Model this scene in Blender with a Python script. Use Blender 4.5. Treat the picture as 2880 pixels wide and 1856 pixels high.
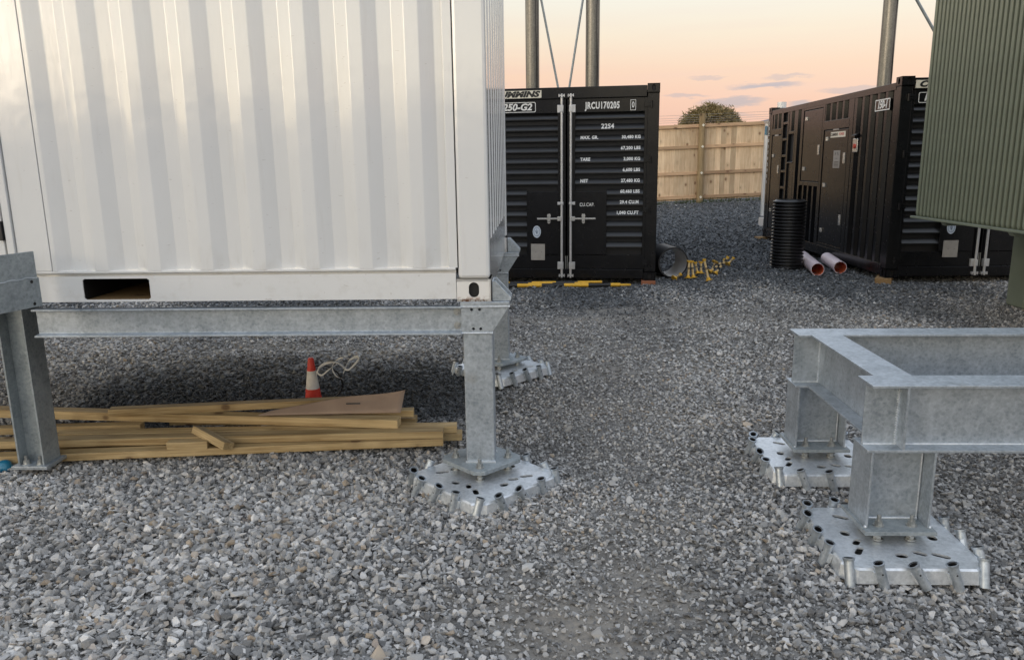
import bpy, bmesh, math, random
import numpy as np
from mathutils import Vector, Matrix, Euler
R = math.radians
random.seed(7); rng = np.random.default_rng(11)
scene = bpy.context.scene
COL = scene.collection
for o in list(bpy.data.objects): bpy.data.objects.remove(o)

# ------------------------------------------------------------------ camera
cd = bpy.data.cameras.new('camera'); cam = bpy.data.objects.new('camera', cd); COL.objects.link(cam)
cd.sensor_fit = 'HORIZONTAL'; cd.sensor_width = 36.0; cd.lens = 2193.25 / 2880 * 36
cd.shift_y = (936.3 - 928) / 2880; cd.clip_start = .05; cd.clip_end = 6000
cam.location = (0, 0, 1.75)
cam.rotation_euler = (Matrix.Rotation(math.pi / 2 - .2147, 4, 'X') @ Matrix.Rotation(-.0139, 4, 'Z')).to_euler()
scene.camera = cam
scene.render.engine = 'CYCLES'
scene.view_settings.view_transform = 'Standard'; scene.view_settings.look = 'None'
scene.view_settings.gamma = 1; scene.view_settings.use_curve_mapping = False
scene.view_settings.exposure = 0.0
scene.cycles.max_bounces = 8; scene.cycles.diffuse_bounces = 4; scene.cycles.glossy_bounces = 4
scene.cycles.use_denoising = True
scene.cycles.sample_clamp_indirect = 6

# ------------------------------------------------------------------ node helpers
def lin(r, g, b):
    f = lambda c: (c / 255 / 12.92) if c / 255 <= .04045 else ((c / 255 + .055) / 1.055) ** 2.4
    return (f(r), f(g), f(b), 1)
class NT:
    def __init__(s, tree): s.t = tree; s.n = tree.nodes; s.l = tree.links
    def node(s, typ, ins=None, **kw):
        n = s.n.new(typ)
        for k, v in kw.items(): setattr(n, k, v)
        for k, v in (ins or {}).items():
            if hasattr(v, 'is_output'): s.l.new(v, n.inputs[k])
            else: n.inputs[k].default_value = v
        return n
    def math(s, op, a, b=None, c=None, clamp=False):
        n = s.n.new('ShaderNodeMath'); n.operation = op; n.use_clamp = clamp
        for i, v in enumerate((a, b, c)):
            if v is None: continue
            if hasattr(v, 'is_output'): s.l.new(v, n.inputs[i])
            else: n.inputs[i].default_value = v
        return n.outputs[0]
    def ramp(s, fac, stops, interp='LINEAR'):
        n = s.n.new('ShaderNodeValToRGB'); n.color_ramp.interpolation = interp
        e = n.color_ramp.elements
        while len(e) < len(stops): e.new(.5)
        for x, (p, c) in zip(e, stops):
            x.position = p; x.color = c if len(c) == 4 else (*c, 1)
        s.l.new(fac, n.inputs[0]); return n.outputs[0]
    def mix(s, fac, a, b, blend='MIX'):
        n = s.n.new('ShaderNodeMix'); n.data_type = 'RGBA'; n.blend_type = blend
        for i, v in ((0, fac), (6, a), (7, b)):
            if hasattr(v, 'is_output'): s.l.new(v, n.inputs[i])
            else: n.inputs[i].default_value = v if i == 0 or len(v) == 4 else (*v, 1)
        return n.outputs[2]
    def maprange(s, v, a, b, c=0., d=1., smooth=True):
        n = s.n.new('ShaderNodeMapRange'); n.interpolation_type = 'SMOOTHSTEP' if smooth else 'LINEAR'
        s.l.new(v, n.inputs[0])
        for i, x in enumerate((a, b, c, d)): n.inputs[i + 1].default_value = x
        return n.outputs[0]
    def noise(s, vec, scale, detail=4, rough=.55, dist=0):
        n = s.node('ShaderNodeTexNoise', {'Scale': scale, 'Detail': detail, 'Roughness': rough, 'Distortion': dist})
        s.l.new(vec, n.inputs['Vector']); return n.outputs['Fac']

# ------------------------------------------------------------------ world: dusk sky
SUN_EL, SUN_AZ = R(9), R(45)          # low behind the camera, a little to the left
world = bpy.data.worlds.new('World'); scene.world = world; world.use_nodes = True
w = NT(world.node_tree); w.n.clear()
tc = w.node('ShaderNodeTexCoord'); sep = w.node('ShaderNodeSeparateXYZ', {0: tc.outputs['Generated']})
X, Y, Z = sep.outputs
zc = w.math('MAXIMUM', Z, 0.0)
front = w.ramp(zc, [(0, (.62, .33, .37)), (.035, (.76, .39, .37)), (.07, (.87, .46, .37)), (.105, (.93, .57, .40)),
                    (.145, (.95, .74, .54)), (.19, (.95, .86, .71)), (.30, (1.0, 1.0, 1.02)), (.5, (1.05, 1.12, 1.24)), (1, (1.02, 1.13, 1.32))])
back = w.ramp(zc, [(0, (1.6, 1.2, .75)), (.06, (3.1, 2.5, 1.65)), (.16, (2.8, 2.42, 1.78)), (.30, (1.4, 1.32, 1.22)),
                   (.50, (1.08, 1.13, 1.22)), (1, (1.02, 1.13, 1.32))])
gdot = w.math('ADD', w.math('MULTIPLY', X, -math.sin(SUN_AZ)), w.math('MULTIPLY', Y, -math.cos(SUN_AZ)))
bk = w.maprange(gdot, -.10, .80)
sky = w.mix(bk, front, back)
# thin violet clouds low over the fence
wob = w.noise(w.node('ShaderNodeMapping', {0: tc.outputs['Generated'], 3: (9, 9, 40)}).outputs[0], 3.0, 5, .6)
az = w.math('ARCTAN2', X, Y)
streak = w.noise(w.node('ShaderNodeMapping', {0: tc.outputs['Generated'], 3: (2, 2, 26)}).outputs[0], 2.0, 5, .55)
sky = w.mix(w.math('MULTIPLY', w.maprange(streak, .42, .72), w.maprange(zc, .22, .03, 0., .38)), sky, (.86, .50, .45))
total = None
for a0, e0, wa, we, st in ((.305, .083, .045, .0045, .95), (.268, .0665, .045, .0055, .9), (.352, .060, .022, .0048, .95), (.36, .055, .014, .003, .8),
                           (-.06, .092, .06, .0055, .75), (-.06, .080, .07, .0042, .75), (.36, .045, .05, .007, .7), (.25, .050, .05, .004, .6), (.215, .075, .03, .0035, .6), (.33, .092, .03, .003, .5), (.40, .075, .04, .004, .6), (.24, .095, .025, .0025, .45),
                           (-.3, .07, .06, .005, .6), (.62, .07, .06, .006, .6)):
    da = w.math('DIVIDE', w.math('SUBTRACT', az, a0), wa)
    ee = w.math('ADD', Z, w.math('MULTIPLY', w.math('SUBTRACT', wob, .5), .018))
    de = w.math('DIVIDE', w.math('SUBTRACT', ee, e0), we)
    q = w.math('ADD', w.math('MULTIPLY', da, da), w.math('MULTIPLY', de, de))
    m = w.math('MULTIPLY', w.maprange(q, 1.2, .1), st)
    total = m if total is None else w.math('MAXIMUM', total, m)
sky = w.mix(total, sky, (.43, .31, .40))
nis = w.node('ShaderNodeTexSky'); nis.sky_type = 'NISHITA'; nis.sun_disc = False
nis.sun_elevation = SUN_EL; nis.sun_rotation = math.pi + SUN_AZ
nb = w.node('ShaderNodeBackground', {'Color': nis.outputs[0], 'Strength': .05})
gb = w.node('ShaderNodeBackground', {'Color': sky, 'Strength': .85})
ad = w.node('ShaderNodeAddShader', {0: nb.outputs[0], 1: gb.outputs[0]})
wo = w.node('ShaderNodeOutputWorld', {0: ad.outputs[0]})

sd = bpy.data.lights.new('sun', 'SUN'); sd.energy = .4; sd.angle = R(22); sd.color = (1, .86, .70)
sun = bpy.data.objects.new('sun', sd); COL.objects.link(sun); sun.location = (-3, -8, 6)
sdir = Vector((math.sin(SUN_AZ) * math.cos(SUN_EL), math.cos(SUN_AZ) * math.cos(SUN_EL), -math.sin(SUN_EL)))
sun.rotation_euler = sdir.to_track_quat('-Z', 'Y').to_euler()

# ------------------------------------------------------------------ materials
def new_mat(name):
    m = bpy.data.materials.new(name); m.use_nodes = True
    t = NT(m.node_tree); t.n.clear()
    b = t.node('ShaderNodeBsdfPrincipled'); o = t.node('ShaderNodeOutputMaterial', {0: b.outputs[0]})
    return m, t, b
def objvec(t, scale=(1, 1, 1), kind='Object', rot=(0, 0, 0)):
    c = t.node('ShaderNodeTexCoord')
    return t.node('ShaderNodeMapping', {0: c.outputs[kind], 2: rot, 3: scale}).outputs[0]
def set_in(t, b, **kw):
    for k, v in kw.items():
        k = k.replace('_', ' ')
        if hasattr(v, 'is_output'): t.l.new(v, b.inputs[k])
        else: b.inputs[k].default_value = v if not isinstance(v, tuple) or len(v) != 3 or k in () else (*v, 1)
def bump(t, b, h, strength=.3, dist=.01):
    n = t.node('ShaderNodeBump', {'Strength': strength, 'Distance': dist, 'Height': h})
    t.l.new(n.outputs[0], b.inputs['Normal'])
def simple(name, col, rough=.5, metal=0., var=.12, scale=6, bmp=0., coat=0., spec=.5):
    m, t, b = new_mat(name)
    v = objvec(t); n = t.noise(v, scale, 5, .6)
    dark = tuple(c * (1 - var) for c in col); lite = tuple(min(1, c * (1 + var)) for c in col)
    c = t.ramp(n, [(.3, dark), (.7, lite)])
    set_in(t, b, Base_Color=c, Roughness=t.math('ADD', rough - .08, t.math('MULTIPLY', t.noise(v, scale * 2.3, 3), .16)), Metallic=metal)
    b.inputs['Coat Weight'].default_value = coat; b.inputs['Coat Roughness'].default_value = .08
    b.inputs['Specular IOR Level'].default_value = spec
    if bmp: bump(t, b, t.noise(v, scale * 12, 3), bmp, .004)
    return m

def galv(name, lo, hi, rough=.37, metal=.62, seed=0., streak=(3, 3, 3)):
    m, t, b = new_mat(name)
    c = t.node('ShaderNodeTexCoord'); oi = t.node('ShaderNodeObjectInfo')
    off = t.node('ShaderNodeVectorMath', {0: c.outputs['Object'], 1: t.node('ShaderNodeCombineXYZ', {0: t.math('MULTIPLY', oi.outputs['Random'], 40), 1: seed, 2: t.math('MULTIPLY', oi.outputs['Random'], 17)}).outputs[0]}, operation='ADD').outputs[0]
    big = t.noise(t.node('ShaderNodeMapping', {0: off, 2: (.3, .7, .5), 3: streak}).outputs[0], 2.2, 6, .62, .6)
    fine = t.noise(off, 55, 4, .65, .4)
    vor = t.node('ShaderNodeTexVoronoi', {'Vector': off, 'Scale': 70.0}); sp = vor.outputs['Distance']
    drip = t.noise(t.node('ShaderNodeMapping', {0: off, 3: (16, 16, 1.4)}).outputs[0], 1.0, 4, .6)
    f = t.math('ADD', t.math('ADD', t.math('MULTIPLY', big, .42), t.math('MULTIPLY', drip, .20)), t.math('MULTIPLY', fine, .30))
    f = t.math('ADD', f, t.math('MULTIPLY', sp, .10))
    cell = t.node('ShaderNodeSeparateColor', {0: vor.outputs['Color']}).outputs[0]
    f = t.math('ADD', f, t.math('MULTIPLY', t.math('SUBTRACT', cell, .5), .13))
    mid = tuple((a + b_) / 2 for a, b_ in zip(lo, hi))
    col = t.ramp(f, [(.34, lo), (.50, mid), (.67, hi)])
    wash = t.maprange(t.noise(t.node('ShaderNodeMapping', {0: off, 2: (.5, .2, .9), 3: (1.2, 1.2, .55)}).outputs[0], 3.6, 5, .6, 1.0), .55, .70)
    col = t.mix(t.math('MULTIPLY', wash, .30), col, tuple(min(.85, c_ * 1.25) for c_ in hi))
    stain = t.maprange(t.noise(off, 3.3, 3, .5), .66, .76)
    col = t.mix(t.math('MULTIPLY', stain, .35), col, (.24, .21, .15))
    set_in(t, b, Base_Color=col, Metallic=metal, Roughness=t.math('ADD', rough - .1, t.math('MULTIPLY', fine, .3)))
    bump(t, b, fine, .18, .002)
    return m
M = {}
M['galv'] = galv('galvanised_steel', (.27, .31, .345), (.52, .57, .62))
M['galv_dark'] = galv('weathered_galvanised_steel', (.19, .22, .235), (.36, .40, .42), .5, .4, 5.)
M['galv_bright'] = galv('new_galvanised_steel', (.50, .54, .57), (.80, .84, .88), .34, .6, 9.)
M['bolt'] = simple('zinc_bolt', (.42, .43, .42), .38, .8, .2, 40)
M['chrome'] = simple('zinc_rod', (.62, .62, .62), .32, .55, .1, 20)

def white_paint():
    m, t, b = new_mat('white_container_paint')
    v = objvec(t)
    n = t.noise(v, 1.6, 5, .6); s = t.noise(objvec(t, (7, 7, .8)), 3, 4, .6)
    c = t.ramp(n, [(.3, (.70, .708, .705)), (.7, (.735, .742, .738))])
    c = t.mix(t.math('MULTIPLY', t.maprange(s, .58, .72), .12), c, (.52, .50, .45))
    scr = t.maprange(t.noise(objvec(t, (30, 30, 90), rot=(0, .5, 0)), 1.0, 2, .4), .735, .75)
    c = t.mix(t.math('MULTIPLY', scr, .35), c, (.42, .40, .37))
    zz = t.node('ShaderNodeSeparateXYZ', {0: t.node('ShaderNodeTexCoord').outputs['Object']}).outputs[2]
    grime = t.math('MULTIPLY', t.maprange(zz, .42, .17), t.maprange(t.noise(objvec(t, (5, 5, 2)), 1.6, 5, .65), .50, .72))
    c = t.mix(t.math('MULTIPLY', grime, .22), c, (.42, .39, .33))
    scf = t.maprange(t.noise(objvec(t, (2.2, 2.2, 6.5), rot=(0, .9, 0)), 2.1, 6, .75, 2.5), .70, .74)
    c = t.mix(t.math('MULTIPLY', scf, .28), c, (.40, .39, .37))
    set_in(t, b, Base_Color=c, Roughness=t.math('ADD', .13, t.math('MULTIPLY', n, .06)))
    b.inputs['Specular IOR Level'].default_value = 1.0
    b.inputs['Coat Weight'].default_value = .7; b.inputs['Coat Roughness'].default_value = .12
    bump(t, b, t.math('ADD', t.noise(v, 3.0, 3, .5), t.math('MULTIPLY', t.noise(objvec(t, (9, 9, 1.6)), 1.0, 4, .6), .5)), .14, .03)
    return m
M['white'] = white_paint()
def casting_white():
    m, t, b = new_mat('white_casting_paint')
    c = t.node('ShaderNodeTexCoord'); v = c.outputs['Object']
    z = t.node('ShaderNodeSeparateXYZ', {0: v}).outputs[2]
    rust = t.math('MULTIPLY', t.maprange(z, .035, .002), t.maprange(t.noise(v, 30, 5, .7), .46, .58))
    col = t.mix(rust, (.73, .72, .69), (.22, .10, .045))
    set_in(t, b, Base_Color=col, Roughness=.35); bump(t, b, t.noise(v, 25, 4), .2, .004)
    return m
M['white_casting'] = casting_white()
M['black'] = simple('black_container_paint', (.0065, .0065, .0075), .25, 0, .3, 5, .02, .0, .36)
M['black_louvre'] = simple('black_louvre_paint', (.010, .0098, .0098), .32, 0, .25, 5, .02, .0, .62)
M['black_matt'] = simple('recess_shade_black', (.006, .006, .007), .6, 0, .2, 5)
M['white_letter'] = simple('white_lettering', (.78, .78, .75), .5, 0, .05, 30)
M['sign_white'] = simple('cream_sign_plate', (.74, .70, .58), .35, 0, .05, 9)
M['black_letter'] = simple('black_lettering', (.012, .012, .012), .4, 0, .05, 30)
M['sticker'] = simple('pale_sticker', (.55, .62, .70), .4, 0, .1, 30)
M['sticker_ink'] = simple('sticker_ink', (.03, .07, .18), .4, 0, .1, 30)
M['nameplate'] = simple('dull_nameplate', (.40, .38, .35), .45, .35, .12, 14)
M['red'] = simple('red_lamp_plastic', (.50, .05, .03), .3, 0, .1, 20)
M['chrome_latch'] = simple('chrome_latch', (.72, .70, .66), .22, .75, .15, 50)
M['green'] = simple('green_transformer_paint', (.150, .172, .130), .40, 0, .10, 3, .05, .15)
M['stainless'] = galv('stainless_flue', (.105, .102, .095), (.235, .228, .21), .30, .85, 3., (7, 7, .6))
M['hdpe'] = simple('black_culvert_plastic', (.011, .011, .012), .33, 0, .2, 8, .05)
M['pipe_grey'] = simple('charcoal_pipe_outside', (.020, .021, .024), .45, 0, .2, 6, .1)
M['pipe_light'] = simple('pale_pipe_lining', (.52, .51, .50), .55, 0, .1, 4, .05)
M['pvc'] = simple('pale_pink_conduit', (.74, .63, .67), .4, 0, .06, 5)
M['pvc_in'] = simple('orange_conduit_inside', (.70, .16, .06), .5, 0, .1, 5)
M['yellow'] = simple('yellow_plastic', (.70, .40, .03), .45, 0, .12, 14)
M['yellow_dirty'] = simple('faded_cream_band', (.66, .49, .24), .6, 0, .2, 20)
M['blackp'] = simple('black_plastic', (.015, .015, .016), .45, 0, .2, 14)
M['cone_red'] = simple('cone_orange_red', (.62, .035, .018), .45, 0, .1, 14)
M['cone_white'] = simple('reflective_cone_band', (.66, .64, .61), .45, 0, .12, 25)
M['rubber'] = simple('black_rubber_cable', (.012, .012, .013), .5, 0, .2, 10)
M['strap'] = simple('white_strapping', (.72, .71, .68), .4, 0, .06, 30)
M['blue'] = simple('blue_plastic', (.02, .17, .28), .25, 0, .2, 20)
M['grass'] = simple('grass_blade', (.055, .075, .025), .6, 0, .4, 2)
M['wire'] = simple('wire', (.35, .33, .32), .4, .6, .1, 10)
def card_mat():
    m, t, b = new_mat('brown_cardboard')
    v = objvec(t); n = t.noise(v, 5, 4); l = t.noise(objvec(t, (160, 2, 2)), 1, 1)
    c = t.ramp(n, [(.3, (.27, .195, .145)), (.7, (.34, .25, .185))])
    c = t.mix(t.math('MULTIPLY', l, .12), c, (.2, .14, .1))
    set_in(t, b, Base_Color=c, Roughness=.8); return m
M['card'] = card_mat()
def wood(name, lo, hi, knot, axis=0, rough=.7, gscale=1.):
    m, t, b = new_mat(name)
    c = t.node('ShaderNodeTexCoord'); oi = t.node('ShaderNodeObjectInfo'); r = oi.outputs['Random']
    off = t.node('ShaderNodeVectorMath', {0: c.outputs['Object'], 1: t.node('ShaderNodeCombineXYZ', {0: t.math('MULTIPLY', r, 31), 1: t.math('MULTIPLY', r, 13), 2: t.math('MULTIPLY', r, 57)}).outputs[0]}, operation='ADD').outputs[0]
    st = [38 * gscale] * 3; st[axis] = 1.3
    g = t.noise(t.node('ShaderNodeMapping', {0: off, 3: tuple(st)}).outputs[0], 1.0, 5, .6, 1.2)
    g2 = t.noise(off, 2.2, 3, .5)
    ks = [5.5 * gscale] * 3; ks[axis] = 4.0 * gscale
    vor = t.node('ShaderNodeTexVoronoi', {'Vector': t.node('ShaderNodeMapping', {0: off, 3: tuple(ks)}).outputs[0], 'Scale': 1.0})
    kn = t.maprange(vor.outputs['Distance'], .16, .09)
    halo = t.maprange(vor.outputs['Distance'], .33, .12)
    f = t.math('ADD', t.math('MULTIPLY', g, .65), t.math('MULTIPLY', g2, .35))
    col = t.ramp(f, [(.40, lo), (.60, hi)])
    tone = t.math('ADD', .72, t.math('MULTIPLY', r, .50))
    col = t.mix(1.0, col, t.node('ShaderNodeCombineColor', {0: tone, 1: t.math('MULTIPLY', tone, 1.0), 2: t.math('SUBTRACT', tone, .02)}).outputs[0], 'MULTIPLY')
    col = t.mix(t.math('MULTIPLY', halo, .35), col, tuple(a * .65 for a in lo))
    col = t.mix(t.math('MULTIPLY', kn, .8), col, knot)
    set_in(t, b, Base_Color=col, Roughness=rough); bump(t, b, g, .25, .003)
    b.inputs['Specular IOR Level'].default_value = .3
    return m
M['timber'] = wood('treated_pine', (.30, .205, .095), (.57, .43, .235), (.10, .055, .028), 0)
M['paling'] = wood('pine_paling', (.56, .40, .255), (.72, .56, .385), (.20, .11, .06), 2, .75, .7)
M['rail'] = wood('pine_rail', (.42, .27, .165), (.55, .385, .245), (.18, .1, .06), 0, .75, .7)
M['post'] = wood('pine_post', (.20, .145, .075), (.30, .22, .125), (.06, .04, .025), 2, .8, .6)
M['block'] = wood('timber_block', (.30, .18, .08), (.42, .28, .14), (.12, .07, .03), 0)
M['block_red'] = wood('rust_stained_block', (.22, .085, .045), (.32, .14, .08), (.09, .04, .02), 0)

# ------------------------------------------------------------------ mesh builder
class MB:
    def __init__(s): s.v = []; s.f = []; s.sm = []; s.mi = []
    def add(s, vs, fs, smooth=False, mi=0):
        b = len(s.v); s.v += [tuple(v) for v in vs]
        for f in fs: s.f.append(tuple(i + b for i in f)); s.sm.append(smooth); s.mi.append(mi)
        return s
    def box(s, x0, x1, y0, y1, z0, z1, mi=0, mat=None):
        v = [Vector(p) for p in ((x0, y0, z0), (x1, y0, z0), (x1, y1, z0), (x0, y1, z0), (x0, y0, z1), (x1, y0, z1), (x1, y1, z1), (x0, y1, z1))]
        if mat: v = [mat @ p for p in v]
        return s.add(v, [(0, 3, 2, 1), (4, 5, 6, 7), (0, 1, 5, 4), (1, 2, 6, 5), (2, 3, 7, 6), (3, 0, 4, 7)], False, mi)
    def prism(s, pts, axis, a, b, mi=0, smooth=False):
        # pts 2-D polygon extruded along axis from a to b
        def p3(p, t): return {0: (t, p[0], p[1]), 1: (p[0], t, p[1]), 2: (p[0], p[1], t)}[axis]
        n = len(pts); v = [p3(p, a) for p in pts] + [p3(p, b) for p in pts]
        f = [(i, (i + 1) % n, n + (i + 1) % n, n + i) for i in range(n)]
        s.add(v, f, smooth, mi); k = len(s.v) - 2 * n
        s.f += [tuple(range(k + n - 1, k - 1, -1)), tuple(range(k + n, k + 2 * n))]; s.sm += [False] * 2; s.mi += [mi] * 2
        return s
    def tube(s, p0, p1, r0, r1=None, n=16, cap=True, mi=0, inner=0, mi_in=None):
        p0, p1 = Vector(p0), Vector(p1); r1 = r0 if r1 is None else r1
        d = (p1 - p0).normalized(); a = d.orthogonal().normalized(); b = d.cross(a)
        ring = lambda p, r: [p + (a * math.cos(2 * math.pi * i / n) + b * math.sin(2 * math.pi * i / n)) * r for i in range(n)]
        q = [(i, (i + 1) % n, n + (i + 1) % n, n + i) for i in range(n)]
        s.add(ring(p0, r0) + ring(p1, r1), q, True, mi)
        if inner:
            s.add(ring(p0, r0 - inner) + ring(p1, r1 - inner), [tuple(reversed(x)) for x in q], True, mi if mi_in is None else mi_in)
            for p, r, fl in ((p0, r0, 1), (p1, r1, 0)):
                s.add(ring(p, r) + ring(p, r - inner), [tuple(reversed(x)) if not fl else x for x in [(i, n + i, n + (i + 1) % n, (i + 1) % n) for i in range(n)]], False, mi)
        elif cap:
            s.add(ring(p0, r0), [tuple(reversed(range(n)))], False, mi); s.add(ring(p1, r1), [tuple(range(n))], False, mi)
        return s
    def path(s, pts, r, n=8, mi=0, closed=False):
        pts = [Vector(p) for p in pts]; rings = []; prev = None
        for i, p in enumerate(pts):
            d = (pts[min(i + 1, len(pts) - 1)] - pts[max(i - 1, 0)]).normalized()
            a = d.orthogonal().normalized() if prev is None else (prev - d * prev.dot(d)).normalized()
            prev = a; b = d.cross(a)
            rings.append([p + (a * math.cos(2 * math.pi * k / n) + b * math.sin(2 * math.pi * k / n)) * r for k in range(n)])
        v = [x for rg in rings for x in rg]; f = []
        for i in range(len(pts) - 1):
            for k in range(n): f.append((i * n + k, i * n + (k + 1) % n, (i + 1) * n + (k + 1) % n, (i + 1) * n + k))
        s.add(v, f, True, mi)
        s.add(rings[0], [tuple(reversed(range(n)))], False, mi); s.add(rings[-1], [tuple(range(n))], False, mi); return s
    def lathe(s, prof, n=28, mi=0, center=(0, 0)):
        v = []; f = []
        for r, z in prof:
            for k in range(n): v.append((center[0] + r * math.cos(2 * math.pi * k / n), center[1] + r * math.sin(2 * math.pi * k / n), z))
        for i in range(len(prof) - 1):
            for k in range(n): f.append((i * n + k, i * n + (k + 1) % n, (i + 1) * n + (k + 1) % n, (i + 1) * n + k))
        return s.add(v, f, True, mi)
    def sheet(s, prof, z0, z1, mi=0, axis='x'):
        # vertical corrugated sheet: prof = [(u, d)] in plan
        v = [(u, d, z0) for u, d in prof] + [(u, d, z1) for u, d in prof]; n = len(prof)
        return s.add(v, [(i, i + 1, n + i + 1, n + i) for i in range(n - 1)], False, mi)
    def xf(s, m): s.v = [tuple(m @ Vector(v)) for v in s.v]; return s
    def mesh(s, name, mats, bevel=0):
        me = bpy.data.meshes.new(name); me.from_pydata(s.v, [], s.f)
        me.polygons.foreach_set('use_smooth', s.sm)
        for m in (mats if isinstance(mats, (list, tuple)) else [mats]): me.materials.append(m)
        me.polygons.foreach_set('material_index', s.mi); me.update()
        return me
    def build(s, name, mats, parent=None, loc=(0, 0, 0), rot=(0, 0, 0), bevel=0):
        return place(s.mesh(name, mats), name, parent, loc, rot, bevel)
def place(me, name, parent=None, loc=(0, 0, 0), rot=(0, 0, 0), bevel=0):
    o = bpy.data.objects.new(name, me); COL.objects.link(o); o.parent = parent
    o.location = loc; o.rotation_euler = rot
    if bevel:
        b = o.modifiers.new('bevel', 'BEVEL'); b.width = bevel; b.segments = 2; b.limit_method = 'ANGLE'; b.angle_limit = R(40)
        b.harden_normals = False
    return o
def thing(name, label, cat, loc=(0, 0, 0), rz=0, group=None):
    o = bpy.data.objects.new(name, None); COL.objects.link(o); o.location = loc; o.rotation_euler = (0, 0, rz)
    o.empty_display_size = .1; tag(o, label, cat, group); return o
def tag(o, label, cat, group=None):
    o['label'] = label; o['category'] = cat
    if group: o['group'] = group
    return o
def copy_tree(o, parent=None):
    c = o.copy(); COL.objects.link(c); c.parent = parent
    for ch in list(o.children): copy_tree(ch, c)
    return c
def stadium(cx, cy, rx, ry, n=6, ang=0):
    # rounded slot with half sizes rx, ry
    r = min(rx, ry); pts = []
    for sx, sy, a0 in ((1, 1, 0), (-1, 1, 90), (-1, -1, 180), (1, -1, 270)):
        for k in range(n + 1):
            a = R(a0 + 90 * k / n); pts.append((sx * (rx - r) + r * math.cos(a), sy * (ry - r) + r * math.sin(a)))
    ca, sa = math.cos(ang), math.sin(ang)
    out = []
    for x, y in pts:
        p = (cx + x * ca - y * sa, cy + x * sa + y * ca)
        if not out or (abs(p[0] - out[-1][0]) + abs(p[1] - out[-1][1])) > 1e-5: out.append(p)
    if abs(out[0][0] - out[-1][0]) + abs(out[0][1] - out[-1][1]) < 1e-5: out.pop()
    return out
def holed_plate(outline, holes, th, name, mat_):
    """plate in the XY plane from z=0 to z=th, with holes cut right through"""
    bm = bmesh.new(); edges = []
    for loop in [outline] + holes:
        vs = [bm.verts.new((x, y, 0)) for x, y in loop]
        edges += [bm.edges.new((vs[i], vs[(i + 1) % len(vs)])) for i in range(len(vs))]
    r = bmesh.ops.triangle_fill(bm, use_beauty=True, use_dissolve=False, edges=edges)
    fs = [f for f in bm.faces]
    ex = bmesh.ops.extrude_face_region(bm, geom=fs)
    bmesh.ops.translate(bm, vec=(0, 0, th), verts=[g for g in ex['geom'] if isinstance(g, bmesh.types.BMVert)])
    bmesh.ops.recalc_face_normals(bm, faces=bm.faces)
    me = bpy.data.meshes.new(name); bm.to_mesh(me); bm.free(); me.materials.append(mat_)
    return me
def text(body, size, loc, rot, m, parent, name='lettering', align='LEFT', sx=1., shear=0., bold=0., spacing=1.):
    c = bpy.data.curves.new(name, 'FONT'); c.body = body; c.size = size; c.align_x = align; c.align_y = 'CENTER'
    c.shear = shear; c.offset = bold; c.space_character = spacing; c.extrude = .0006; c.resolution_u = 3
    tmp = bpy.data.objects.new('tmp', c); me = bpy.data.meshes.new_from_object(tmp); bpy.data.objects.remove(tmp); bpy.data.curves.remove(c)
    me.materials.append(m)
    o = place(me, name, parent, loc, rot); o.scale = (sx, 1, 1); return o

# ------------------------------------------------------------------ ground
def sst(x): x = np.clip(x, 0, 1); return x * x * (3 - 2 * x)
def gh(x, y):
    x = np.asarray(x, float); y = np.asarray(y, float)
    h = .09 * sst((y - 5.8) / 4.5) + .43 * sst((y - 14.5) / 9.5)
    h = h + .03 * np.clip(x - 5.6, -4, 6) * sst((y - 17) / 6)
    near = sst((16 - y) / 6) * sst((12 - np.abs(x)) / 4)
    u = (.014 * np.sin(1.9 * x + .8) * np.sin(1.6 * y + 2.1) + .010 * np.sin(4.1 * x - 1.3 * y + .5) + .007 * np.sin(6.7 * y + 2.3 * x) + .004 * np.sin(13 * x + 5) * np.sin(11 * y))
    # a scooped hollow under the raised container
    holl = -.075 * np.exp(-((x + 1.75) / 1.5) ** 4 - ((y - 5.55) / .45) ** 2) + .06 * np.exp(-((x + 1.6) / 1.7) ** 4 - ((y - 6.75) / .5) ** 2)
    return h + near * (u + holl) - .005
def dirt_f(x, y):
    x = np.asarray(x, float); y = np.asarray(y, float)
    d = .9 * np.exp(-((y - 8.35 - .1 * np.sin(x)) / .22) ** 2) * np.exp(-((x - 1.2) / 1.9) ** 2)
    d = d + .8 * np.exp(-((x - .12) / .42) ** 2 - ((y - 2.75) / .30) ** 2) + .75 * np.exp(-((x + .05) / .55) ** 2 - ((y - 2.15) / .16) ** 2)
    d = d + .6 * np.exp(-((x - .55) / .3) ** 2 - ((y - 3.1) / .4) ** 2) + .9 * np.exp(-((x + 1.6) / 1.6) ** 4 - ((y - 7.2) / .3) ** 2)
    for k_, (yc, wd, am) in enumerate(((6.35, .10, .55), (6.9, .14, .6), (7.7, .10, .5), (9.0, .13, .5), (5.55, .10, .4), (4.75, .12, .35))):
        d = d + am * np.exp(-((y - yc - .12 * np.sin(.8 * x + k_) - .03 * np.sin(3 * x)) / wd) ** 2) * np.clip((x - .1) * 1.5, 0, 1) * (.5 + .5 * np.sin(1.1 * x + 2.1 * k_))
    return np.clip(d * (.75 + .35 * np.sin(7 * x + 3) * np.sin(9 * y)), 0, 1)
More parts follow.
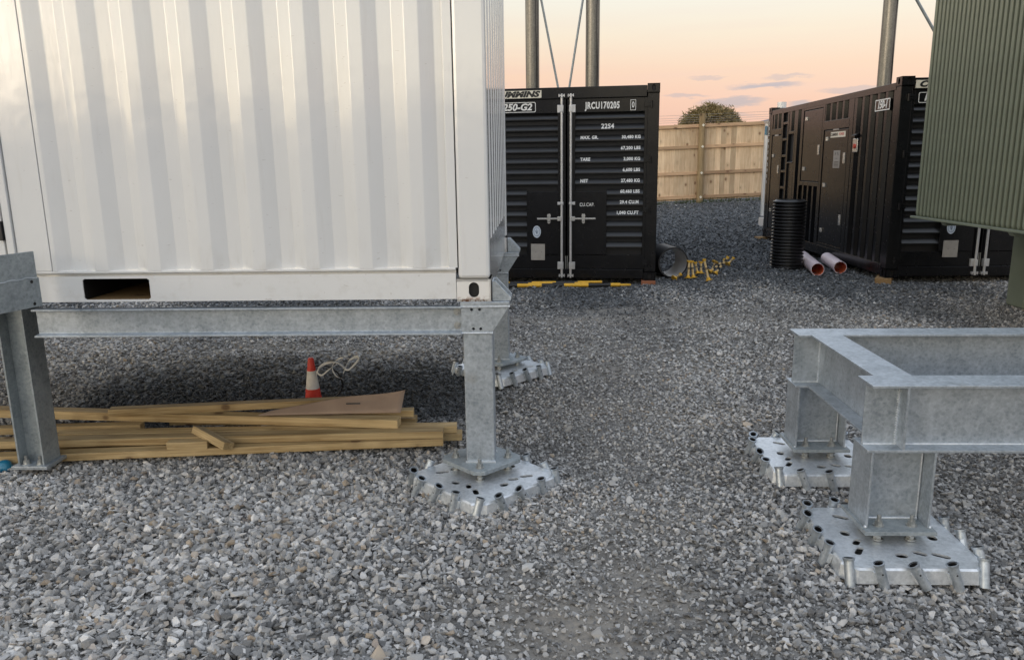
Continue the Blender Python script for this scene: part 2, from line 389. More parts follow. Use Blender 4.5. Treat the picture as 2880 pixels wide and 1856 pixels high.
def ground_mat():
    m, t, b = new_mat('gravel_bed')
    c = t.node('ShaderNodeTexCoord'); v = c.outputs['Object']
    y = t.node('ShaderNodeSeparateXYZ', {0: v}).outputs[1]
    big = t.noise(v, .9, 4, .6); vor = t.node('ShaderNodeTexVoronoi', {'Vector': v, 'Scale': 32.0})
    fine = t.noise(v, 120, 4, .7); vc = t.node('ShaderNodeSeparateColor', {0: vor.outputs['Color']}).outputs[0]
    warm = t.ramp(t.math('ADD', t.math('MULTIPLY', vc, .6), t.math('MULTIPLY', fine, .4)), [(.2, (.10, .096, .09)), (.8, (.26, .25, .233))])
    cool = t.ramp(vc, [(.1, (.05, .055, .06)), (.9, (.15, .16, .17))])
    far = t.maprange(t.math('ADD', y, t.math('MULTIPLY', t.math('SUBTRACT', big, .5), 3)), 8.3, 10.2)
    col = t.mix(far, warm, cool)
    col = t.mix(t.math('MULTIPLY', t.maprange(t.noise(v, 1.7, 5, .65), .45, .7), .25), col, (.07, .068, .066))
    da = t.node('ShaderNodeAttribute', attribute_name='dirt').outputs['Fac']
    col = t.mix(t.math('MULTIPLY', da, t.maprange(fine, .2, .6, .6, 1.)), col, (.27, .245, .21))
    grs = t.maprange(y, 26, 40)
    col = t.mix(grs, col, (.07, .085, .035))
    set_in(t, b, Base_Color=col, Roughness=.85)
    b.inputs['Specular IOR Level'].default_value = .3
    h = t.math('ADD', t.math('MULTIPLY', vor.outputs['Distance'], -1.), t.math('MULTIPLY', fine, .3))
    bump(t, b, h, .8, .02); return m
def axis(parts): return np.unique(np.round(np.concatenate(parts), 4))
gx = axis([np.linspace(-1500, -60, 10), np.linspace(-60, -8, 20), np.linspace(-8, 12, 160), np.linspace(12, 60, 20), np.linspace(60, 1500, 10)])
gy = axis([np.linspace(-1500, -30, 10), np.linspace(-30, 0, 12), np.linspace(0, 13, 110), np.linspace(13, 30, 40), np.linspace(30, 1500, 14)])
GX, GY = np.meshgrid(gx, gy); GZ = gh(GX, GY); nx, ny = len(gx), len(gy)
idx = np.arange(nx * ny).reshape(ny, nx)
quads = np.stack([idx[:-1, :-1], idx[:-1, 1:], idx[1:, 1:], idx[1:, :-1]], -1).reshape(-1, 4)
me = bpy.data.meshes.new('gravel_ground'); me.from_pydata(np.stack([GX, GY, GZ], -1).reshape(-1, 3).tolist(), [], quads.tolist())
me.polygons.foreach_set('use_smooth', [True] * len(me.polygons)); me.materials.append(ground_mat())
da_ = me.attributes.new('dirt', 'FLOAT', 'POINT'); da_.data.foreach_set('value', dirt_f(GX, GY).astype(np.float32).ravel())
ground = place(me, 'gravel_ground'); ground['kind'] = 'structure'
ground['label'] = 'grey crushed stone yard surface'

def stone_mat():
    m, t, b = new_mat('crushed_stone')
    a = t.node('ShaderNodeAttribute', attribute_name='tint', attribute_type='INSTANCER').outputs['Fac']
    f_ = t.node('ShaderNodeAttribute', attribute_name='far', attribute_type='INSTANCER').outputs['Fac']
    oi = t.node('ShaderNodeObjectInfo').outputs['Random']
    v = objvec(t); n = t.noise(v, 5, 4, .65)
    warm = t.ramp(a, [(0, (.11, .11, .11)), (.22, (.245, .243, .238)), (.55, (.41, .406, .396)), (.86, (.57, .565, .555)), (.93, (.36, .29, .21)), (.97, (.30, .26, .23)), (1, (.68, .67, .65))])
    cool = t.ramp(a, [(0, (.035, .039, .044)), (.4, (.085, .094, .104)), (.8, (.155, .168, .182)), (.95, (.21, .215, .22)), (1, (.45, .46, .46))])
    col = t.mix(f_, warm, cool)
    col = t.mix(t.math('MULTIPLY', t.maprange(n, .45, .75), .35), col, (.40, .39, .375))
    set_in(t, b, Base_Color=col, Roughness=.78); b.inputs['Specular IOR Level'].default_value = .35
    bump(t, b, n, .35, .05); return m
def stone_single_mat():
    m, t, b = new_mat('large_crushed_stone')
    oi = t.node('ShaderNodeObjectInfo').outputs['Random']; v = objvec(t)
    n = t.noise(v, 22, 5, .65)
    col = t.ramp(oi, [(0, (.16, .16, .16)), (.3, (.29, .283, .27)), (.65, (.40, .392, .375)), (.9, (.50, .495, .48)), (1, (.42, .34, .25))])
    col = t.mix(t.math('MULTIPLY', t.maprange(n, .4, .75), .4), col, (.34, .33, .31))
    set_in(t, b, Base_Color=col, Roughness=.8); b.inputs['Specular IOR Level'].default_value = .35
    bump(t, b, n, .35, .006); return m
SM, SM1 = stone_mat(), stone_single_mat()
def stone_mesh(seed, mat_, flat):
    r = random.Random(seed); bm = bmesh.new()
    for _ in range(11):
        d = Vector((r.gauss(0, 1), r.gauss(0, 1), r.gauss(0, 1))).normalized()
        k = max(abs(d.x), abs(d.y), abs(d.z)) ** .55
        d = d / k * r.uniform(.82, 1.0)
        bm.verts.new((d.x * .5, d.y * .5 * r.uniform(.66, .8), d.z * .5 * flat))
    h = bmesh.ops.convex_hull(bm, input=bm.verts)
    bmesh.ops.delete(bm, geom=[g for g in h['geom_interior'] if isinstance(g, bmesh.types.BMVert)], context='VERTS')
    me = bpy.data.meshes.new('stone'); bm.to_mesh(me); bm.free(); me.materials.append(mat_); return me
stone_src = []
for i in range(10):
    o = bpy.data.objects.new('gravel_source', stone_mesh(100 + i, SM, (.42, .5, .58, .66, .46)[i % 5])); stone_src.append(o)

PADS = [(-.165, 4.03, R(45) - .0333), (-.094, 6.335, R(45) - .0333), (1.69, 3.25, -.045), (1.735, 4.25, -.045)]
def clear_mask(x, y):
    k = np.ones(len(x), bool)
    for cx, cy, a in PADS:
        dx, dy = x - cx, y - cy
        u = dx * math.cos(a) + dy * math.sin(a); v = -dx * math.sin(a) + dy * math.cos(a)
        k &= ~((np.abs(u) < .265) & (np.abs(v) < .265))
    return k
def scatter(n, y0, y1, s0, s1, pw, far0):
    # uniform over the ground seen by the camera, with a margin on both sides
    a, b = y0, y1
    wl = lambda y: .70 * y + 1.0
    W = wl(b); x = rng.uniform(-W, W, n * 2); y = rng.uniform(a, b, n * 2)
    k = np.abs(x) < wl(y); x, y = x[k][:n], y[k][:n]
    s = s0 + (s1 - s0) * rng.random(len(x)) ** pw
    return x, y, s
batches = [scatter(255000, 1.6, 6.2, .0075, .048, 2.6, 0), scatter(150000, 6.2, 11.5, .014, .052, 1.9, 0), scatter(80000, 11.5, 23.6, .03, .075, 1.6, 0)]
x = np.concatenate([b[0] for b in batches]); y = np.concatenate([b[1] for b in batches]); s = np.concatenate([b[2] for b in batches])
# coarser stone on the left and under the container, finer trodden grit in the lane on the right
lane = np.exp(-((x - (.55 + .12 * (y - 3))) / .55) ** 2) * (y < 9)
patch = .5 + .5 * np.sin(1.3 * x + .7 * y + 1) * np.sin(.9 * y - 1.1 * x)
s = s * (1.12 - .27 * lane - .26 * patch * (y < 9)) * np.where((x < -.1) & (y < 5), 1.18, 1.)
dirt = dirt_f(x, y)
keep = clear_mask(x, y) & (rng.random(len(x)) > .72 * dirt)
x, y, s, dirt, patch = x[keep], y[keep], s[keep], dirt[keep], patch[keep]
ex, ey = [], []
for cx, cy, a in PADS:
    for _ in range(620):
        r_ = rng.uniform(.275, .36); t_ = rng.uniform(-.33, .33); k_ = rng.integers(0, 4)
        u_, v_ = [(r_, t_), (-r_, t_), (t_, r_), (t_, -r_)][k_]
        ex.append(cx + u_ * math.cos(a) - v_ * math.sin(a)); ey.append(cy + u_ * math.sin(a) + v_ * math.cos(a))
bank = np.concatenate([np.zeros(len(x)), rng.uniform(-.006, .012, len(ex))])
x = np.concatenate([x, ex]); y = np.concatenate([y, ey]); s = np.concatenate([s, rng.uniform(.014, .042, len(ex))])
dirt = np.concatenate([dirt, np.zeros(len(ex))]); patch = np.concatenate([patch, np.full(len(ex), .5)])
N = len(x); z = bank + gh(x, y) + s * rng.uniform(-.05, .42, N)
tilt = R(33)
rot = np.stack([rng.normal(0, tilt, N), rng.normal(0, tilt, N), rng.uniform(0, 6.283, N)], -1)
scl = np.stack([s, s * rng.uniform(.8, 1.1, N), s * rng.uniform(.7, 1.15, N)], -1)
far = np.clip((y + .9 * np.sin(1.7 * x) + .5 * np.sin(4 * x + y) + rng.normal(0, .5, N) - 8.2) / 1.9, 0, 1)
shade_mask = np.exp(-((np.clip(x + 1.75, -1.3, 1.3) - (x + 1.75)) / .35) ** 2 - ((y - 5.90) / .72) ** 2)  # mask under the container: coarser stones, darkened as its painted shade
far = np.maximum(far, 1.0 * np.clip(shade_mask * 1.4, 0, 1) + .1 * (rng.random(N) - .5) * (shade_mask > .1)); scl = scl * (1 + .35 * shade_mask)[:, None]
tint = np.clip(rng.beta(1.15, 1.35, N) * (1 - .25 * dirt) + .06 * np.clip(-x, -1, 1.5) * (y < 5) - .10 * (patch - .5) * (y < 9) + .13 * np.sin(2.3 * x + 1.1 * y) * np.sin(2.9 * y - 1.7 * x + 1) * (y < 10) - .45 * shade_mask - .03 * np.clip((x + .6) / .8, 0, 1) * (y < 10), 0, 1)
pm = bpy.data.meshes.new('gravel'); pm.from_pydata(np.stack([x, y, z], -1).tolist(), [], [])
def attr(nm, typ, data, key):
    a = pm.attributes.new(nm, typ, 'POINT'); a.data.foreach_set(key, np.asarray(data, np.float32).ravel())
attr('rot', 'FLOAT_VECTOR', rot, 'vector'); attr('scl', 'FLOAT_VECTOR', scl, 'vector')
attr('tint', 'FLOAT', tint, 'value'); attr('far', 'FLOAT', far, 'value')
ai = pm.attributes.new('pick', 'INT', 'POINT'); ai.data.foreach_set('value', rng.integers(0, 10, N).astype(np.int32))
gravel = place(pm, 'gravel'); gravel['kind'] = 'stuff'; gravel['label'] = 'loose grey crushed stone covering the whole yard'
gn = bpy.data.node_groups.new('gravel_scatter', 'GeometryNodeTree')
gn.interface.new_socket('Geometry', in_out='INPUT', socket_type='NodeSocketGeometry')
gn.interface.new_socket('Geometry', in_out='OUTPUT', socket_type='NodeSocketGeometry')
g = NT(gn); gi = g.node('NodeGroupInput'); go = g.node('NodeGroupOutput')
join = g.node('GeometryNodeGeometryToInstance')
for o in stone_src:
    oi = g.node('GeometryNodeObjectInfo'); oi.inputs['Object'].default_value = o; oi.inputs['As Instance'].default_value = False
    g.l.new(oi.outputs['Geometry'], join.inputs[0])
def named(nm, typ):
    n = g.node('GeometryNodeInputNamedAttribute'); n.data_type = typ; n.inputs['Name'].default_value = nm
    return [s for s in n.outputs if s.enabled][0]
iop = g.node('GeometryNodeInstanceOnPoints', {'Points': gi.outputs[0], 'Instance': join.outputs[0], 'Pick Instance': True})
g.l.new(named('pick', 'INT'), iop.inputs['Instance Index'])
e2r = g.node('FunctionNodeEulerToRotation'); g.l.new(named('rot', 'FLOAT_VECTOR'), e2r.inputs[0]); g.l.new(e2r.outputs[0], iop.inputs['Rotation'])
g.l.new(named('scl', 'FLOAT_VECTOR'), iop.inputs['Scale']); g.l.new(iop.outputs[0], go.inputs[0])
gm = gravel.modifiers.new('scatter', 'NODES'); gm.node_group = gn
# the largest stones in the foreground one by one
bigm = [stone_mesh(500 + i, SM1, (.45, .55, .65)[i % 3]) for i in range(14)]
cnt = 0
while cnt < 290:
    yy = 1.9 + 3.6 * random.random() ** 1.3; xx = random.uniform(-.68 * yy, .68 * yy)
    if xx > .1 and random.random() < .45: continue
    if not clear_mask(np.array([xx]), np.array([yy]))[0] or (xx < -.2 and 4.25 < yy < 5.1): continue
    sz = .034 + .058 * random.random() ** 2.2
    o = place(bigm[cnt % 14], 'stone', ground, (xx, yy, float(gh(xx, yy)) + sz * .22), (random.gauss(0, .3), random.gauss(0, .3), random.uniform(0, 6.28)))
    o.scale = (sz, sz * random.uniform(.8, 1.1), sz * random.uniform(.7, 1.1)); cnt += 1

# hills all round, higher behind the camera
hv = []; nseg = 220
for i in range(nseg):
    a = 2 * math.pi * i / nseg            # azimuth from +Y clockwise
    aa = (a + math.pi) % (2 * math.pi) - math.pi
    frontel = 1.2 + 1.5 * float(sst((math.degrees(aa) - 13.5) / 4)) * (1 if aa > 0 else 0) + (1.0 if aa < -.15 else 0)
    bkw = float(sst((abs(math.degrees(aa)) - 80) / 60))
    el = frontel * (1 - bkw) + 4.6 * bkw + .12 * math.sin(9 * a + 1) + .10 * math.sin(23 * a) + .07 * math.sin(51 * a + 2) + random.uniform(-.06, .06)
    d = 1100; hv.append([(d * .8 * math.sin(a), d * .8 * math.cos(a), -4), (d * math.sin(a), d * math.cos(a), 1.75 + d * math.tan(R(el))), (d * 1.25 * math.sin(a), d * 1.25 * math.cos(a), -4)])
mb = MB()
mb.add([p for t in hv for p in t], [(i * 3 + k, ((i + 1) % nseg) * 3 + k, ((i + 1) % nseg) * 3 + k + 1, i * 3 + k + 1) for i in range(nseg) for k in (0, 1)], True)
M['hill'] = simple('distant_hills', (.14, .135, .155), .9, 0, .25, .02)  # grey-violet base puts distance haze into the hill colour
hills = mb.build('hills', M['hill']); hills['kind'] = 'structure'; hills['label'] = 'low hazy hills on the horizon'

# ------------------------------------------------------------------ container pieces
def corr(u0, u1, pat, depth, start_out=True):
    """corrugation profile between u0 and u1; pat = (outer, slope, inner, slope)"""
    pts = [(u0, 0 if start_out else depth)]; u = u0; i = 0 if start_out else 2
    lev = 0 if start_out else depth
    while True:
        u += pat[i % 4]
        if i % 2 == 1: lev = depth if lev == 0 else 0
        if u >= u1: pts.append((u1, pts[-1][1])); break
        pts.append((u, lev)); i += 1
    return pts
def casting(parent, name, x0, x1, y0, y1, z0, z1, m, face, side, bev=.004):
    """corner casting with oval apertures: face = 'front'/'back', side = 'left'/'right'"""
    t = .013; mb = MB(); wx, wy, wz = x1 - x0, y1 - y0, z1 - z0
    mb.box(0, wx, 0, wy, 0, t); mb.box(0, wx, 0, wy, wz - t, wz)
    yb = (wy - t, wy) if face == 'front' else (0, t)
    mb.box(0, wx, *yb, t, wz - t)
    xb = (wx - t, wx) if side == 'left' else (0, t)
    mb.box(*xb, t if face == 'back' else t, wy - t, t, wz - t)
    c = mb.build(name, m, parent, (x0, y0, z0))
    bm = bmesh.new(); bm.from_mesh(c.data)
    # front plate
    for kind in ('f', 's'):
        L = wx if kind == 'f' else wy
        cx = L * .5 + (.006 if kind == 'f' and side == 'left' else 0)
        pl = holed_plate([(0, .0), (L, .0), (L, wz), (0, wz)], [stadium(cx, wz * .52, .0255 if wx < .17 else .027, .040, 5)], t, 'tmp', m)
        b2 = bmesh.new(); b2.from_mesh(pl); bpy.data.meshes.remove(pl)
        if kind == 'f':
            mt = Matrix.Translation((0, t if face == 'front' else wy, 0)) @ Matrix.Rotation(R(90), 4, 'X')
        else:
            mt = Matrix.Translation((0 if side == 'left' else wx - t, 0, 0)) @ Matrix(((0, 0, 1, 0), (1, 0, 0, 0), (0, 1, 0, 0), (0, 0, 0, 1)))
        bmesh.ops.transform(b2, matrix=mt, verts=b2.verts)
        tm = bpy.data.meshes.new('tmp'); b2.to_mesh(tm); b2.free(); bm.from_mesh(tm); bpy.data.meshes.remove(tm)
    bmesh.ops.recalc_face_normals(bm, faces=bm.faces)
    bm.to_mesh(c.data); bm.free()
    MB().box(.024, wx - .024, .024, wy - .024, t + .001, wz - t - .001).build('casting_shade_fill', M['black_matt'], c)  # solid black filler stands in for the shade inside the hollow casting
    return c

# ================================================================== WHITE CONTAINER on legs
WA = .0333
wc = thing('white_shipping_container', 'white corrugated shipping container raised on galvanised steel legs', 'container', (-.1104, 4.0212, 1.0438), -WA)
WL, WW, WH = 6.058, 2.438, 2.591
pat = (.072, .068, .070, .070)
# front (long) wall, right part: starts at the inner fold beside the post
pr = [(-.168, .004), (-.214, .004), (-.2141, .036), (-.257, .036)]
u = -.257
while u > -2.26:
    pr += [(u - .072, 0), (u - .072 - .068, 0), (u - .072 - .068 - .068, .036), (u - .28, .036)]; u -= .28
pr = [p for p in pr if p[0] > -2.27] + [(-2.285, 0), (-2.308, 0)]
pr = pr[::-1]
mb = MB().sheet(pr, .178, 2.47)
sw = mb.build('side_wall', M['white'], wc)
bv = sw.modifiers.new('bend', 'BEVEL'); bv.width = .0045; bv.segments = 2; bv.limit_method = 'ANGLE'; bv.angle_limit = R(15); bv.harden_normals = True
sw.data.polygons.foreach_set('use_smooth', [True] * len(sw.data.polygons))
mb = MB().box(-2.486, -2.312, 0, .05, .178, 2.47); mb.build('door_surround', M['white'], wc, bevel=.004)
# personnel door further left
mb = MB().box(-2.530, -2.492, -.012, .05, .19, 2.30); mb.box(-3.52, -3.48, -.012, .05, .19, 2.30); mb.box(-3.52, -2.492, -.012, .05, 2.30, 2.35)
mb.build('door_frame', M['white'], wc, bevel=.003)
dr = MB().box(-3.474, -2.545, -.006, .03, .2, 2.29).build('door', M['white'], wc, bevel=.003)
for zz in (.345, 1.2, 2.05): MB().box(-2.556, -2.538, -.022, .0, zz, zz + .10).build('hinge', M['blackp'], dr, bevel=.002)
MB().tube((-3.40, -.05, 1.05), (-3.27, -.05, 1.05), .01).tube((-3.40, -.05, 1.05), (-3.40, 0, 1.05), .01).build('handle', M['chrome'], dr)
mb = MB().sheet(corr(-5.9, -3.52, pat, .036), .178, 2.47); mb.build('side_wall', M['white'], wc)
# bottom side rail with fork pocket opening
def wrail(name, y0, rev=False):
    out = [(-5.88, .013), (-.178, .013), (-.178, .150), (-5.88, .150)]
    holes = []
    for a, b in ((-2.162, -1.803), (-4.255, -3.896)):
        holes.append([(a + .012, .025), (b - .012, .025), (b, .033), (b, .128), (b - .012, .136), (a + .012, .136), (a, .128), (a, .033)])
    me = holed_plate(out, holes, .006, name, M['white'])
    return place(me, name, wc, (0, y0, 0), (R(90), 0, 0))
wrail('bottom_rail', .012); wrail('bottom_rail', WW - .006)
mb = MB().box(-5.88, -.178, .001, .05, .166, .178); mb.build('wall_flange', M['white'], wc, bevel=.002)
MB().box(-5.88, -.178, .026, .06, .148, .166).build('rail_lip', M['white'], wc)
for a, b in ((-2.162, -1.803), (-4.255, -3.896)):
    mb = MB().box(a - .006, a, .02, WW - .02, .014, .14); mb.box(b, b + .006, .02, WW - .02, .014, .14); mb.box(a, b, .02, WW - .02, .136, .142)
    mb.build('fork_pocket', M['black_matt'], wc)
    MB().box(a + .002, b - .002, .03, WW - .03, .012, .022).build('fork_pocket_floor', M['block'], wc)
MB().box(-5.9, -.15, .06, WW - .06, .142, .17).build('underframe', M['black_matt'], wc)
# corner posts
for (a, b) in ((-.166, 0), (-WL, -WL + .166)):
    for (c, d) in ((0, .10), (WW - .10, WW)):
        MB().box(a, b, c + .0, d, .119, 2.47).build('corner_post', M['white'], wc, bevel=.018)
for (a, b, sd_) in ((-.178, 0, 'right'), (-WL, -WL + .178, 'left')):
    for (c, d, fc) in ((-.004, .158, 'front'), (WW - .158, WW + .004, 'back')):
        for z0 in (0, WH - .118):
            casting(wc, 'corner_casting', a + (.004 if sd_ == 'right' else -.004), b + (.004 if sd_ == 'right' else -.004), c, d, z0, z0 + .118, M['white_casting'], fc, sd_)
# end wall (right), corrugated along its width
pr = [(.10, .008), (.112, .008)] + [(p[0], p[1] + .006) for p in corr(.112, WW - .112, (.11, .018, .104, .018), .04)] + [(WW - .1, .008)]
mb = MB().sheet(pr, .30, 2.47); mb.xf(Matrix(((0, -1, 0, 0), (1, 0, 0, 0), (0, 0, 1, 0), (0, 0, 0, 1)))); mb.build('end_wall', M['white'], wc)
mb = MB()
mb.prism([(-.008, .02), (-.008, .30), (-.045, .322), (-.12, .322), (-.12, .02)], 1, .158, WW - .158); mb.build('end_sill', M['white'], wc)
mb = MB().sheet(pr, .178, 2.47).xf(Matrix(((0, 1, 0, -WL), (1, 0, 0, 0), (0, 0, 1, 0), (0, 0, 0, 1)))); mb.build('end_wall', M['white'], wc)
mb = MB().sheet(corr(-5.9, -.166, pat, .036), .178, 2.47).xf(Matrix(((1, 0, 0, 0), (0, -1, 0, WW), (0, 0, 1, 0), (0, 0, 0, 1)))); mb.build('side_wall', M['white'], wc)
for c in (0, WW - .06): MB().box(-5.88, -.178, c, c + .06, 2.47, 2.55).build('top_rail', M['white'], wc, bevel=.004)
for c in (-.06, -WL): MB().box(c, c + .06, .158, WW - .158, 2.47, 2.56).build('top_rail', M['white'], wc, bevel=.004)
MB().box(-5.998, -.06, .06, WW - .06, 2.51, 2.54).build('roof', M['white'], wc)

# ------------------------------------------------------------------ bolts, pads, legs
def bolt_mesh():
    mb = MB(); mb.tube((0, 0, 0), (0, 0, .004), .024, n=16)
    hexa = [(.0175 * math.cos(R(60 * k)), .0175 * math.sin(R(60 * k))) for k in range(6)]
    mb.prism(hexa, 2, .004, .024); mb.tube((0, 0, .024), (0, 0, .050), .0095, n=10); return mb.mesh('bolt', M['bolt'])
def nut_mesh():
    mb = MB(); hexa = [(.0175 * math.cos(R(60 * k)), .0175 * math.sin(R(60 * k))) for k in range(6)]
    mb.prism(hexa, 2, -.024, -.002); mb.tube((0, 0, -.026), (0, 0, -.024), .024, n=16); mb.prism(hexa, 2, -.044, -.026); mb.tube((0, 0, -.05), (0, 0, -.044), .024, n=16); return mb.mesh('nut', M['bolt'])
BOLT, NUT = bolt_mesh(), nut_mesh()
H = .292; CUT = .055
PO = [(-H + CUT, -H), (H - CUT, -H), (H, -H + CUT), (H, H - CUT), (H - CUT, H), (-H + CUT, H), (-H, H - CUT), (-H, -H + CUT)]
slots = []
for k in range(4):
    a = k * math.pi / 2; ca, sa = math.cos(a), math.sin(a)
    for (px, py, l, wd, an) in ((-.02, -.185, .026, .020, 0), (.065, -.165, .030, .0145, -.6), (.145, -.185, .038, .0145, -.55)):
        slots.append(stadium(px * ca - py * sa, px * sa + py * ca, l, wd, 4, a + an))
PADPLATE = holed_plate(PO, slots, .009, 'plate', M['galv_bright'])
def skirt_mesh():
    mb = MB(); n = 8
    bot = [(x * 1.045, y * 1.045) for x, y in PO]
    mid = [(x * 1.022, y * 1.022) for x, y in PO]
    v = [(x, y, .0085) for x, y in PO] + [(x, y, .0) for x, y in mid] + [(x, y, -.058) for x, y in bot] + [(x * .975, y * .975, -.058) for x, y in bot] + [(x * .97, y * .97, -.001) for x, y in PO]
    f = [(r * n + i, r * n + (i + 1) % n, (r + 1) * n + (i + 1) % n, (r + 1) * n + i) for r in range(4) for i in range(n)]
    mb.add(v, [tuple(reversed(q)) for q in f]); return mb.mesh('skirt', M['galv_bright'])
SKIRT = skirt_mesh()
def tube_mesh():
    mb = MB(); mb.tube((0, 0, -.085), (0, 0, .030), .0205, n=18, inner=.0035, mi_in=1)
    mb.tube((0, 0, .022), (0, 0, .033), .0232, .0258, 18, inner=.0060, mi_in=1)
    
    return mb.mesh('pin_tube', [M['galv'], M['black_matt']])  # black inner wall paints shade into the tube mouths
PTUBE = tube_mesh()
def weld_mesh():
    return MB().box(.019, .0255, .004, .020, -.055, -.008).mesh('weld', M['galv_bright'])
WELD = weld_mesh()
PHOLE = MB().tube((0, -.0205, -.012), (0, -.0188, -.012), .0042, n=8).mesh('pin_hole', M['black_matt'])
def make_pad(label, x, y, z, rz):
    p = thing('ground_anchor_pad', label, 'anchor pad', (x, y, z), rz, 'perforated anchor pads under the steel legs')
    place(PADPLATE, 'plate', p, (0, 0, 0), bevel=0); place(SKIRT, 'skirt', p)
    rr = random.Random(int(x * 100) + int(y * 7))
    for k in range(4):
        a = k * math.pi / 2; ca, sa = math.cos(a), math.sin(a)
        for j, t_ in enumerate((-.165, -.015, .135)):
            tl = (.42, -.38, .30)[j] * (1 if (k + j) % 2 else -1)
            px, py = t_, -H - .024
            m = Matrix.Rotation(a, 4, 'Z') @ Matrix.Translation((px, py, +.010 + rr.uniform(-.008, .006))) @ Matrix.Rotation(tl + rr.uniform(-.22, .22), 4, 'Y') @ Matrix.Rotation(R(-7) + rr.uniform(-.1, .08), 4, 'X')
            o = place(PTUBE, 'pin_tube', p); o.matrix_local = m
            place(WELD, 'weld_bead', o); place(WELD, 'weld_bead', o, (-.0445, 0, 0)); place(PHOLE, 'pin_hole', o)
        px, py = (H - CUT / 2) + .012, -(H - CUT / 2) - .012
        m = Matrix.Rotation(a, 4, 'Z') @ Matrix.Translation((px, py, .010)) @ Matrix.Rotation(R(45), 4, 'Z') @ Matrix.Rotation(rr.uniform(-.45, .45), 4, 'Y') @ Matrix.Rotation(R(-12), 4, 'X')
        o = place(PTUBE, 'pin_tube', p); o.matrix_local = m
    return p
make_pad('perforated galvanised pad bolted under the nearest leg of the white container', *PADS[0][:2], .070, PADS[0][2])
make_pad('perforated galvanised pad partly hidden behind the front container leg', *PADS[1][:2], .078, PADS[1][2])
make_pad('perforated galvanised pad under the front column of the low steel frame', *PADS[2][:2], .070, PADS[2][2])
make_pad('perforated galvanised pad under the rear column of the low steel frame', *PADS[3][:2], .070, PADS[3][2])

def make_leg(label, x, y):
    g = thing('support_leg', label, 'support leg', (x, y, 0), -WA, 'steel legs under the raised container')
    # local: column centre at origin, front towards -Y; column .157 x .155
    MB().box(-.078, .078, -.075, .075, .150, .872).build('column', M['galv'], g, bevel=.006)
    s_ = .205; c_ = .035
    o8 = [(-s_ + c_ * 1.4, -s_ * .0 - c_ * 0)]
    d = .215; k = .030
    plate = [(-k, -d), (k, -d), (d, -k), (d, k), (k, d), (-k, d), (-d, k), (-d, -k)]
    MB().prism(plate, 2, .128, .150).build('base_plate', M['galv_dark'], g, (0, 0, 0), bevel=.002)
    for bx, by in ((0, -.155), (.145, 0), (-.145, 0), (0, .155)):
        place(BOLT, 'bolt', g, (bx, by, .150)); place(NUT, 'nut', g, (bx, by, .128))
    for yy in (-.080, .080):
        MB().box(-.082, .082, yy - .006, yy + .006, .150, .158).build('weld_bead', M['galv_bright'], g)
    # flared head: two tapered plates joined by a web, cap plate on top
    headp = [(-.082, .875), (.075, .875), (.165, 1.012), (.165, 1.018), (-.085, 1.018)]
    holes = [stadium(a, b, .0075, .0075, 4) for a, b in ((-.022, .885 + .012), (.016, .897), (-.030, 1.0), (.012, 1.0))]
    me = holed_plate(headp, holes, .010, 'head_plate', M['galv'])
    for yy in (-.070, .085): place(me, 'head_plate', g, (0, yy, 0), (R(90), 0, 0))
    MB().box(-.076, .076, -.067, .067, .872, .89).build('column_cap', M['galv_dark'], g)
    mb = MB().prism([(.072, .876), (.162, 1.012), (.162, 1.018), (.150, 1.018), (.062, .876)], 1, -.069, .074); mb.build('head_web', M['galv_dark'], g)
    MB().prism([(-.076, .876), (-.066, .876), (-.066, 1.018), (-.076, 1.018)], 1, -.069, .074).build('head_web', M['galv_dark'], g)
    MB().box(-.088, .170, -.088, .105, 1.020, 1.0425).build('cap_plate', M['galv'], g, bevel=.003)
    mb = MB()
    for i in range(26):
        xx = -.082 + .247 * i / 25; mb.tube((xx - .006, -.083, 1.0165), (xx + .006, -.083, 1.0165), .0065, n=6)
    mb.build('weld_bead', M['galv_bright'], g)
    mb = MB()
    for i in range(18):
        xx = -.08 + .155 * i / 17; mb.tube((xx - .006, -.080, .874), (xx + .006, -.080, .874), .006, n=6)
    mb.build('weld_bead', M['galv_bright'], g)
    # gusset guiding the corner casting
    mb = MB().prism([(.080, 1.0435), (.178, 1.0435), (.180, 1.060), (.098, 1.150), (.080, 1.150)], 1, -.072, -.060)
    mb.build('guide_plate', M['galv'], g, bevel=.002)
    mb = MB().prism([(.080, 1.0435), (.178, 1.0435), (.180, 1.060), (.098, 1.150), (.080, 1.150)], 1, .055, .067)
    mb.build('guide_plate', M['galv'], g, bevel=.002)
    MB().prism([(.080, 1.0436), (.088, 1.0436), (.088, 1.150), (.080, 1.150)], 1, -.06, .055).build('guide_plate', M['galv'], g)
    return g
lx, ly = -.178, 4.105
make_leg('galvanised square leg with flared head under the near right container corner', lx, ly)
make_leg('galvanised square leg under the rear right container corner, half hidden', lx + .0758, ly + 2.275)
# tie beam: C channel between the left post and the leg
tb = thing('tie_beam', 'long galvanised channel beam spanning below the white container to the front leg', 'beam', (lx - .08, ly - .045, 0), -WA)
ch = [(0, .868), (0, 1.020), (-.052, 1.020), (-.052, 1.010), (-.010, 1.004), (-.010, .884), (-.052, .878), (-.052, .868)]
MB().prism([(a, b) for a, b in ch], 0, -2.30, -.004).build('channel', M['galv'], tb, bevel=.002)
MB().box(-2.30, -2.2, -.012, -.002, .89, 1.02).build('end_cleat', M['galv_dark'], tb, (0, .012, 0), bevel=.002)
for zz in (.985, .912):
    o = place(BOLT, 'bolt', tb, (-.030, -.010, zz), (R(90), 0, 0)); o.scale = (.8, .8, .35)

